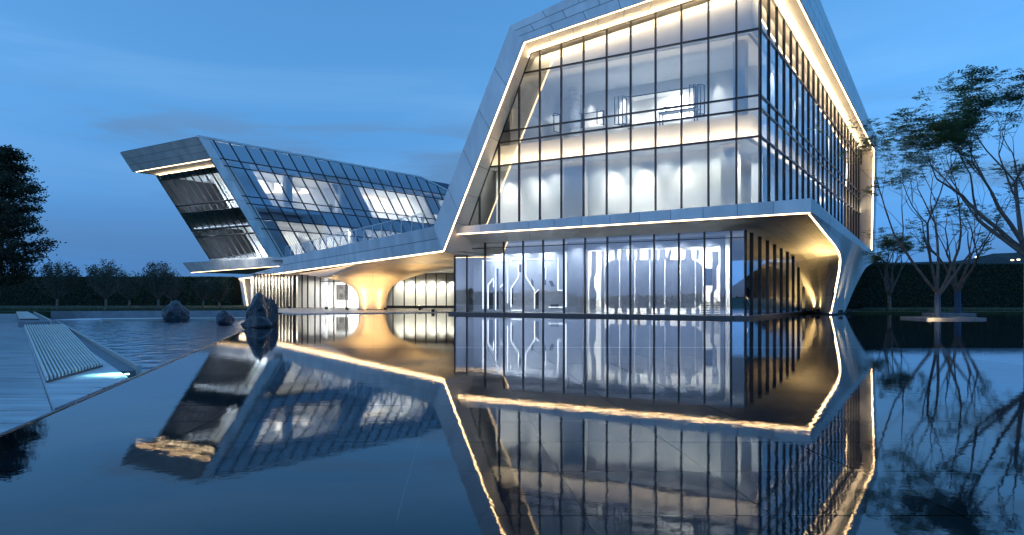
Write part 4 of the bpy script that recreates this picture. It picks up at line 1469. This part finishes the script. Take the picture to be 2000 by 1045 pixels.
# lights of the wing
for k, pw in ((8, 70), (12, 90), (16, 60), (24, 130), (28, 150), (31, 90), (36, 90), (40, 40)):
    p = wpt(k, 3.6, 15.95)
    lamp('AREA', p, pw * 1.0, (1, .90, .76), 2.2, 1.2, aim=wpt(k, 6.0, 12))
for k, pw in ((6, 70), (10, 100), (14, 70), (17, 80), (22, 110), (27, 80), (33, 60)):
    p = wpt(k, 3.4, 10.25)
    lamp('AREA', p, pw * 1.0, (1, .90, .76), 2.2, 1.2, aim=wpt(k, 6.0, 6))
for z, kk_ in ((10.2, (3,)), (15.9, (3,))):
    lamp('AREA', wpt(4.5, 7, z), 40, (1, .88, .7), 2, 6, aim=wpt(4, 8, z - 4))
led('led_strip', wpt(6.2, 4.3, 13.97), wpt(15.5, 4.3, 14.87), V3((0, 0, -1)), .07, 'led_soft', wing)
led('led_strip', wpt(22, 6.8, 15.8), wpt(32, 6.8, 15.8), V3((0, 0, -1)), .12, 'led_soft', wing)
# soffit glow at the prow
strip_lamp(Wp(EDW - 1.2, fz - .03, INS - .2), Wp(.3, fz - .03, INS - .2), 26, -UP * .3 + NE * .2 - VV * .0 + UP * 1.0, .1, WARM)

# floodlights at the foot of the tower canopy
cl, cg = 'small floodlight at the foot of the tower canopy', 'floodlights at the foot of the canopy'
floodlight(T(.0, 18.6, .35), T(1.6, 7.5, 5.0), 330, GOLD, 75, .03, 'floodlight in the hollow of the canopy foot, nearest the water', cg)
floodlight(T(-.7, 20.6, .35), T(.2, 13.5, 4.6), 330, GOLD, 95, .03, 'floodlight deepest in the hollow behind the canopy foot', cg)
floodlight(T(-.95, 18.4, .35), T(-1.3, 20.4, 2.4), 220, GOLD, 100, .03, 'floodlight against the last side panes of the ground floor', cg)
floodlight(T(2.0, 16.0, .3), T(1.75, 23.0, 5.4), 420, (1, .78, .45), 26, .03, 'floodlight outside the canopy foot by its lit edge', cg)
floodlight(T(2.1, 19.6, .3), T(1.9, 25.0, 4.6), 200, (1, .78, .45), 32, .03, 'floodlight outside the canopy foot at its right end', cg)

for z in (9.9, 15.7):  # lamps added to brighten the dark prow interior
    lamp('AREA', wpt(3.6, 5, z), 60, (.92, .96, 1.0), 1.2, 6, aim=wpt(5, 5, z - 4))
    lamp('AREA', wpt(3.6, 11, z), 50, (.92, .96, 1.0), 1.2, 5, aim=wpt(5, 11, z - 4))

for z in (6.1, 11.95):  # unseen uplights added to lighten the prow ceilings
    strip_lamp(wpt(3.0, 1.5, z), wpt(3.0, 13.5, z), 190, UP + VV * .35, .3, (.86, .92, 1.0))

# a few seats that can be made out through the glass
def sofa(base, along, facing, w, label):
    t = thing('sofa', tuple(base), label, 'sofa', 'sofas behind the glass')
    a, f = along.normalized(), facing.normalized()
    def blk(nm, x0, x1, y0, y1, z0, z1):
        mb = MB()
        c = lambda x, y, z: base + a * x + f * y + UP * z
        mb.box8([c(x0, y0, z0), c(x1, y0, z0), c(x1, y1, z0), c(x0, y1, z0), c(x0, y0, z1), c(x1, y0, z1), c(x1, y1, z1), c(x0, y1, z1)])
        fix_normals(mb.build(nm, M['sofa'], t))
    blk('seat', -w / 2 + .19, w / 2 - .19, -.28, .45, .12, .44)
    blk('backrest', -w / 2 + .19, w / 2 - .19, -.50, -.285, .12, .86)
    blk('armrest', -w / 2, -w / 2 + .185, -.5, .45, .06, .62)
    blk('armrest', w / 2 - .185, w / 2, -.5, .45, .06, .62)
sofa(wpt(12.0, 2.2, 5.96), VV, -EE, 2.2, 'dark sofa low behind the balustrade in the left building')
sofa(wpt(23.5, 2.2, 5.96), VV, -EE, 2.2, 'dark sofa further right on the lower floor of the left building')
sofa(wpt(35.5, 2.0, 11.86), VV, -EE, 2.4, 'dark sofa on the upper floor at the far right of the left building')
sofa(T(-1.9, 5.6, 11.81), T(1, 0, 0) - E0, NF, 1.2, 'dark armchair on the third floor near the glass corner')

def prow_box(f0, f1, k0, k1, m, name):
    mb = MB()
    c = lambda k, e, f: Wp(e, f, k)
    mb.box8([c(k0, .3, f0), c(k1, .3, f0), c(k1, 14, f0), c(k0, 14, f0), c(k0, .3, f1), c(k1, .3, f1), c(k1, 14, f1), c(k0, 14, f1)])
    return fix_normals(mb.build(name, m, wing))
prow_box(.305, .455, INS + .12, INS + .2, M['grey_wall'], 'band_panel')
prow_box(.77, .815, INS + .12, INS + .2, M['white'], 'band_panel')
strip_lamp(Wp(.4, .312, INS + .06), Wp(13.8, .312, INS + .06), 16, LEAN + V3((0, 0, HW)) + VV * 1.0, .06, (.85, .92, 1.0))  # added strip between glass and panel, lightening the dark band
# ================================================================== ROCKS
def rock(base, size, seed, label, lean=(0, 0), taper=.35, sub=4):
    bm = bmesh.new()
    bmesh.ops.create_icosphere(bm, subdivisions=sub, radius=1)
    off = V3((seed * 7.3, seed * 3.1, seed * 1.7))
    planes = []
    rnd = random.Random(seed)
    for _ in range(11):
        n = V3((rnd.uniform(-1, 1), rnd.uniform(-1, 1), rnd.uniform(-.4, 1))).normalized()
        planes.append((n, rnd.uniform(.60, .88)))
    for v in bm.verts:
        p = v.co.copy()
        for n, d in planes:
            h = p.dot(n) - d
            if h > 0: p -= n * h * .85
        q = v.co
        p += q * (.10 * noise.fractal(q * 2.2 + off, .9, 2.1, 5) + .05 * (abs(noise.noise(q * 6 + off)) - .2))
        z = p.z
        k = 1 - taper * max(0, (z + .8) / 1.8)
        p.x, p.y = p.x * k + lean[0] * (z + 1) / 2, p.y * k + lean[1] * (z + 1) / 2
        v.co = (base[0] + p.x * size[0], base[1] + p.y * size[1], base[2] + (p.z + .72) * size[2])
    me = bpy.data.meshes.new('rock')
    bm.to_mesh(me); bm.free()
    me.materials.append(M['rock'])
    o = link('rock', me)
    return tag(o, label, 'rock', 'dark garden rocks in the pool')
def rp_(px, Y, z=-.1): p = at(px, 580, Y); return (p.x, p.y, z)
rock(rp_(343, 42.6), (.86, .8, .72), 3, 'rounded dark rock standing alone on the pale ledge at the back of the pool', (-.0, 0), .30)
rock(rp_(439, 37), (.50, .5, .44), 5, 'smallest dark rock in the water left of the tall rock', (.05, 0), .2)
rock(rp_(505, 32.6), (.66, .7, 1.03), 8, 'tallest dark peaked rock standing in the pool', (.06, 0), .22)
rock(rp_(501, 31.2), (.76, .55, .36), 11, 'low broad dark rock lying in front of the tall rock', (.0, 0), .3)
rock(rp_(528, 34.6), (.42, .5, .82), 13, 'brownish rock half hidden behind the right of the tall rock', (.0, 0), .2)

# ================================================================== TREES
class Tree:
    def __init__(s, seed): s.r = random.Random(seed); s.w = MB(); s.tips = []
    def limb(s, p, d, L, r0, r1, n=5, wob=.12, up=.0, sides=6):
        pts, rad = [V3(p)], [r0]
        d = V3(d).normalized()
        for k in range(n):
            d = (d + V3((s.r.gauss(0, wob), s.r.gauss(0, wob), s.r.gauss(0, wob) + up))).normalized()
            pts.append(pts[-1] + d * (L / n)); rad.append(r0 + (r1 - r0) * (k + 1) / n)
        s.w.tube(pts, rad, sides, cap=False)
        return pts, rad, d
    def grow(s, p, d, L, r, depth, spread=.55, kids=(2, 3), up=.06, shrink=.72, wob=.10):
        pts, rad, de = s.limb(p, d, L, r, r * .62, 4 if depth else 3, wob, up, 7 if r > .08 else (5 if r > .025 else 3))
        if depth == 0:
            s.tips += [(p_, de) for p_ in pts[1:]]
            return
        if depth == 1: s.tips.append((pts[-2], de))
        n = s.r.randint(*kids)
        for k in range(n):
            j = -1 if k < 2 else s.r.choice((-2, -3))
            ax = V3((s.r.gauss(0, 1), s.r.gauss(0, 1), s.r.gauss(0, .6))).normalized()
            dd = (de + ax * spread * s.r.uniform(.6, 1.25)).normalized()
            s.grow(pts[j], dd, L * shrink * s.r.uniform(.75, 1.2), rad[j] * (.85 if k == 0 else .62), depth - 1, spread, kids, up, shrink, wob)

def leaf_quad(mb, c, a, b):
    mb.poly([c - a * .5, c + b * .5, c + a * .5, c - b * .5])

def fronds(mb, rnd, p, d, n=5, L=.42, leaf=(.15, .055), droop=.25):
    """flat sprays of small leaflets radiating from a twig end"""
    for k in range(n):
        an = rnd.uniform(0, 6.283)
        p = p + V3((rnd.gauss(0, .09), rnd.gauss(0, .09), rnd.gauss(0, .08)))
        q = V3((math.cos(an), math.sin(an), rnd.uniform(-.15, .30)))
        q = (q + d * .5).normalized()
        l = L * rnd.uniform(.6, 1.15)
        side = q.cross(V3((0, 0, 1)))
        if side.length < .1: continue
        side.normalize()
        for j in range(1, 6):
            c = p + q * l * j / 5 - V3((0, 0, droop * l * (j / 5) ** 2))
            for sg in (-1, 1):
                dir_ = (side * sg + q * .45 + V3((0, 0, rnd.uniform(-.35, .15)))).normalized()
                c2 = c + dir_ * leaf[0] * .55
                nrm = dir_.cross(q).normalized()
                wv = dir_.cross(nrm).normalized()
                leaf_quad(mb, c2, dir_ * leaf[0], wv * leaf[1] * 1.0)

def finish(t, tr, crown, leafm, barkm):
    tr.w.build('trunk', M[barkm], t, True)
    crown.build('crown', M[leafm], t)

# the multi stemmed tree on the pool planter
def planter(px, py, Y, wpx, label, zt):
    c = at(px, py, Y)
    w = wpx * Y / 1420
    p = thing('tree_planter', (c.x, Y, 0), label, 'planter', 'low stone tree planters in the pool')
    t_ = .32
    for a, b in (((-.5, 0), (.5, 0)), ((-.5, 1), (.5, 1)), ((-.5, .0), (-.5, 1)), ((.5, .0), (.5, 1))):
        m_ = MB()
        x0, x1 = c.x + a[0] * w, c.x + b[0] * w
        y0, y1 = Y + a[1] * w * .8, Y + b[1] * w * .8
        if a[0] == b[0]:
            m_.box((x0 - t_ / 2, y0 + t_ / 2 + .004, -.2), (x0 + t_ / 2, y1 - t_ / 2 - .004, zt))
        else:
            m_.box((x0 - t_ / 2, y0 - t_ / 2, -.2), (x1 + t_ / 2, y0 + t_ / 2, zt))
        fix_normals(m_.build('kerb', M['wall_grey'], p))
    m_ = MB(); m_.box((c.x - w / 2 + t_ / 2, Y + t_ / 2, -.15), (c.x + w / 2 - t_ / 2, Y + w * .8 - t_ / 2, zt - .05)); fix_normals(m_.build('soil', M['grass'], p))
    return c, w
c1, w1 = planter(1865, 624, 41.5, 106, 'long low stone planter nearest in the pool around the wrapped tree', .11)
c2, w2 = planter(1868, 612, 52, 64, 'smaller low stone planter behind the nearest one', .13)
lamp('SPOT', (c1.x - 1.7, 40.9, .30), 30, (1, .7, .35), .05, aim=(c1.x - .9, 41.4, .05), spot=120, blend=1)

def vase_tree(root, seed, height, spreadr, stems, r0, leaflen, name_label, leafm='leaf', wrap=True, fork=.9, depth=3, nfr=5, dens=1.0, dirs=None, kids=(2, 3)):
    t = thing('tree', tuple(root), name_label, 'tree', 'young trees right of the glass building')
    tr = Tree(seed)
    base = V3(root)
    f = base + V3((0, 0, fork))
    tr.w.tube([base - UP * .3, base + UP * .3, f], [r0 * 1.15, r0, r0 * .92], 9)
    for k in range(stems):
        if dirs: dx, dy, dz, Lf = dirs[k]
        else:
            an = 6.283 * k / stems + tr.r.uniform(-.3, .3)
            dx, dy, dz, Lf = math.cos(an) * spreadr, math.sin(an) * spreadr, 1, 1
        L = (height - fork) * .46 * Lf
        tr.grow(f - UP * .05 * k, (dx, dy, dz), L, r0 * .62, depth, .62, kids, .045, .66)
    cr = MB()
    for p, d in tr.tips:
        if tr.r.random() < dens:
            fronds(cr, tr.r, p, d, nfr, leaflen)
    if wrap:
        mb = MB(); mb.tube([base - UP * .2, base + UP * .5, base + UP * (fork * .98)], [r0 * 1.28, r0 * 1.14, r0 * 1.05], 10)
        mb.build('trunk_wrap', M['wrap'], t)
    finish(t, tr, cr, leafm, 'bark')
    return t
vase_tree((c1.x - .35, 42.6, 0), 21, 10.6, .42, 5, .155, .44, 'multi stemmed open tree with blue wrapped trunk in the nearest planter', fork=1.5, depth=5, nfr=2,
          dirs=[(-.75, .1, 1, 1.0), (-.30, -.2, 1, 1.05), (.12, .2, 1, 1.1), (.50, -.1, 1, .95), (.85, .2, 1, .9)], dens=.6)
vase_tree((at(1870, 0, 53.5).x, 53.5, .1), 33, 8.2, .4, 4, .20, .46, 'slimmer tree standing behind in the smaller planter', fork=1.6, depth=3, nfr=3, dens=.6)
vase_tree((at(1737, 0, 62).x, 62, .1), 45, 6.6, .5, 5, .16, .5, 'small round crowned tree beside the white flare of the building', fork=1.3, depth=3, nfr=5, wrap=False)
tB = (at(2008, 0, 35).x, 35, 0)
vase_tree(tB, 61, 10.8, .5, 6, .20, .44, 'tallest tree at the right edge with arching limbs and layered leaves', fork=3.4, depth=5, nfr=4, wrap=False,
          dirs=[(-1.0, .4, 1.0, 1.05), (-.55, -.15, 1.1, 1.05), (-.15, .2, 1.1, 1.1), (.3, -.2, 1.1, 1.0), (-1.15, .3, .75, .85), (.8, .1, 1, .9)], dens=.5, kids=(2, 3))

# dense dark tree at the left edge
def dense_tree(root, seed, h, rad, label):
    t = thing('tree', tuple(root), label, 'tree')
    tr = Tree(seed)
    base = V3(root)
    pts = [base - UP * .3 + V3((.0, 0, 0)), base + V3((.15, 0, 1.8)), base + V3((.5, 0, 4.5)), base + V3((.5, .1, 8)), base + V3((.6, .1, h - 1))]
    tr.w.tube(pts, [.30, .26, .22, .15, .03], 8)
    cr = MB()
    rnd = tr.r
    for k in range(120):
        z = 2.0 + (h - 2.2) * (k / 119) ** .9
        f = (z - 2.0) / (h - 2.0)
        R = rad * (.72 + .5 * math.sin(min(1, f * 1.6) * math.pi * .62)) * (1 - f) ** .42 * rnd.uniform(.62, 1.08)
        an = k * 2.4 + rnd.uniform(-.4, .4)
        d = V3((math.cos(an), math.sin(an), rnd.uniform(.0, .35)))
        st = base + V3((.5, .1, z))
        P, r_, de = tr.limb(st, d, R, .05, .012, 4, .10, .03, 4)
        for j in (1, 2, 3, 4):
            n = 75 if j > 1 else 36
            for _ in range(n):
                o = V3((rnd.gauss(0, .34), rnd.gauss(0, .34), rnd.gauss(0, .17)))
                c = P[j] + o
                a = V3((rnd.gauss(0, 1), rnd.gauss(0, 1), rnd.gauss(0, .6))).normalized()
                b = a.cross(V3((rnd.gauss(0, 1), rnd.gauss(0, 1), rnd.gauss(0, 1)))).normalized()
                leaf_quad(cr, c, a * .26, b * .12)
    finish(t, tr, cr, 'leaf_dark', 'bark')
dense_tree((at(4, 0, 60).x - .6, 60, .2), 5, 13.3, 3.7, 'tall dense dark tree at the left edge of the picture')

# vase shaped garden trees along the hedge at the left
def shrub_tree(px, Y, hpx, wpx, seed, label, z0=.27, leafy=1.0):
    c = at(px, 580, Y)
    h = hpx * Y / 1420
    w = wpx * Y / 1420 / 2 * .86
    t = thing('small_tree', (c.x, Y, z0), label, 'tree', 'vase shaped small trees along the left hedge')
    tr = Tree(seed)
    base = V3((c.x, Y, z0))
    f = base + UP * h * .22
    tr.w.tube([base - UP * .2, f], [.10, .085], 7)
    cr = MB()
    for k in range(46):
        an = tr.r.uniform(0, 6.283)
        sp_ = math.sqrt(tr.r.random())
        tip = base + V3((math.cos(an) * w * sp_, math.sin(an) * w * sp_, h * (.97 - .20 * sp_ ** 2) * tr.r.uniform(.80, 1.03)))
        mid = f.lerp(tip, .5) + V3((math.cos(an) * w * sp_ * .22, math.sin(an) * w * sp_ * .22, -.02 * h))
        P = catmull([f, mid, tip], 5)
        tr.w.tube(P, [.032, .026, .02, .015, .011, .007], 4, cap=False)
        for j in range(2, 6):
            dns = (0, 0, 4, 9, 20, 26)[j] * leafy
            for _ in range(int(dns)):
                cc = P[j] + V3((tr.r.gauss(0, .15), tr.r.gauss(0, .15), tr.r.gauss(0, .15)))
                a = V3((tr.r.gauss(0, 1), tr.r.gauss(0, 1), tr.r.gauss(0, .8))).normalized()
                b = a.cross(V3((tr.r.gauss(0, 1), tr.r.gauss(0, 1), tr.r.gauss(0, 1)))).normalized()
                leaf_quad(cr, cc, a * .16, b * .08)
            if j < 5:
                for _ in range(2):
                    q = V3((tr.r.gauss(0, 1), tr.r.gauss(0, 1), .8)).normalized() * h * .14
                    tr.w.tube([P[j], P[j] + q], [.011, .005], 3, cap=False)
    finish(t, tr, cr, 'leaf_shrub', 'bark_light')
shrub_tree(112, 57, 95, 88, 61, 'leftmost vase shaped small tree next to the big dark tree')
shrub_tree(207, 57, 96, 84, 62, 'broad vase shaped small tree second from the left')
shrub_tree(253, 68, 68, 62, 63, 'fainter smaller vase tree behind between two broad ones', leafy=.5)
shrub_tree(309, 59, 92, 76, 64, 'vase shaped small tree above the lone round rock')
shrub_tree(335, 67, 70, 58, 65, 'thin twiggy tree just right of the tree above the round rock', leafy=.4)
shrub_tree(397, 70, 58, 46, 66, 'faint small tree left of the pair before the hedge', leafy=.6)
shrub_tree(428, 66, 54, 50, 67, 'rounded leafy small tree nearest to the left building leg')

# ================================================================== HEDGES
def hedge(name, pts, depth, z0, z1, label, seed, leafn):
    t = thing(name, (pts[0][0], pts[0][1], z0), label, 'hedge')
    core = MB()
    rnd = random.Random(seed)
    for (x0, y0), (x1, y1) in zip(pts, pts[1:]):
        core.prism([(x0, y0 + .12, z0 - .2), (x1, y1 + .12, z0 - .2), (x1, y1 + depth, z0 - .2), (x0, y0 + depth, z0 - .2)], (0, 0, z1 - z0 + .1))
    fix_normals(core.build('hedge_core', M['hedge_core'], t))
    lv = MB()
    segs = [(V3((*a, 0)), V3((*b, 0))) for a, b in zip(pts, pts[1:])]
    tot = sum((b - a).length for a, b in segs)
    for a, b in segs:
        n = int(leafn * (b - a).length / tot)
        for _ in range(n):
            p = a.lerp(b, rnd.random())
            if rnd.random() < .22:
                c = p + V3((0, rnd.uniform(0, min(1.5, depth)), z1 - .05 + rnd.gauss(0, .035)))
            else:
                c = p + V3((0, rnd.gauss(.06, .07), rnd.uniform(z0, z1)))
            q = V3((rnd.gauss(0, 1), rnd.gauss(0, .6), rnd.gauss(0, 1))).normalized()
            w = q.cross(V3((rnd.gauss(0, .5), -1, rnd.gauss(0, .5)))).normalized()
            leaf_quad(lv, c, q * .26, w * .15)
    o = lv.build('hedge_leaves', M['hedge'], t)
    o['kind'] = 'stuff'
hedge('hedge', [(-110, 88), (-33.8, 88)], 3, .27, 3.72, 'clipped dark hedge wall behind the small trees on the left', 71, 26000)
hedge('hedge', [(35.5, 82.5), (130, 82.5)], 4, .12, 5.05, 'tall clipped dark hedge wall behind the trees on the right', 72, 30000)
# grass blades on the lawn edges in view
gb = MB()
rnd = random.Random(9)
for k in range(15000):
    if k % 2:
        x, y, z = rnd.uniform(-52, -20), 51.4 + abs(rnd.gauss(0, 7)), .27
        if y < 51.4 + (x + 46) * .12: y += 3
    else:
        x, y, z = rnd.uniform(29, 68), 58.7 + abs(rnd.gauss(0, 5)), .12
    a = rnd.uniform(0, 3.14); h = rnd.uniform(.06, .16)
    d = V3((math.cos(a), math.sin(a), 0)) * .02
    p = V3((x, y, z)); q = p + V3((rnd.gauss(0, .03), rnd.gauss(0, .03), h))
    gb.poly([p - d, p + d, q])
tag(gb.build('grass', M['grass_blade']), kind='stuff', label='short dark grass on the lawns')

# ================================================================== what the ground floor glass mirrors: the far side of the pool
def bushes(name, x, ys, hts, seed, label):
    rnd = random.Random(seed)
    mb = MB()
    for i in range(5200):
        y = rnd.uniform(*ys)
        h = hts * (.55 + .45 * noise.noise(V3((y * .06, 3.3, seed)))) * (1 + .3 * noise.noise(V3((y * .35, 0, seed))))
        c = V3((x + rnd.gauss(0, 2.5), y, rnd.uniform(-.5, max(.5, h))))
        a = V3((rnd.gauss(0, 1), rnd.gauss(0, 1), rnd.gauss(0, 1))).normalized()
        b = a.cross(V3((rnd.gauss(0, 1), rnd.gauss(0, 1), 1))).normalized()
        leaf_quad(mb, c, a * 1.3, b * 1.0)
    o = mb.build(name, M['leaf_dark'])
    return tag(o, label, kind='stuff')
bushes('far_woods', -120, (-170, 30), 3.6, 4, 'dark wooded bank across the forecourt')
def street_lamp(x, y, h, label):
    t = thing('street_lamp', (x, y, 0), label, 'street lamp', 'street lamps mirrored in the ground floor glass')
    mb = MB(); mb.tube([(x, y, -.5), (x, y, h)], [.09, .06], 8); mb.build('pole', M['frame'], t)
    mb = MB(); mb.tube([(x, y - 1.4, h + .25), (x, y, h), (x, y + 1.4, h + .25)], [.05, .06, .05], 6); mb.build('arm', M['frame'], t)
    for s in (-1, 1):
        mb = MB(); mb.box((x - .15, y + s * 1.4 - .4, h + .18), (x + .15, y + s * 1.4 + .4, h + .30)); fix_normals(mb.build('lamp_head', M['frame'], t))
for x, y, l in ((-62, -22, 'double armed street lamp mirrored on the right of the ground floor glass'), (-66, 0, 'double armed street lamp mirrored on the left of the ground floor glass')):
    street_lamp(x, y, 7.2, l)
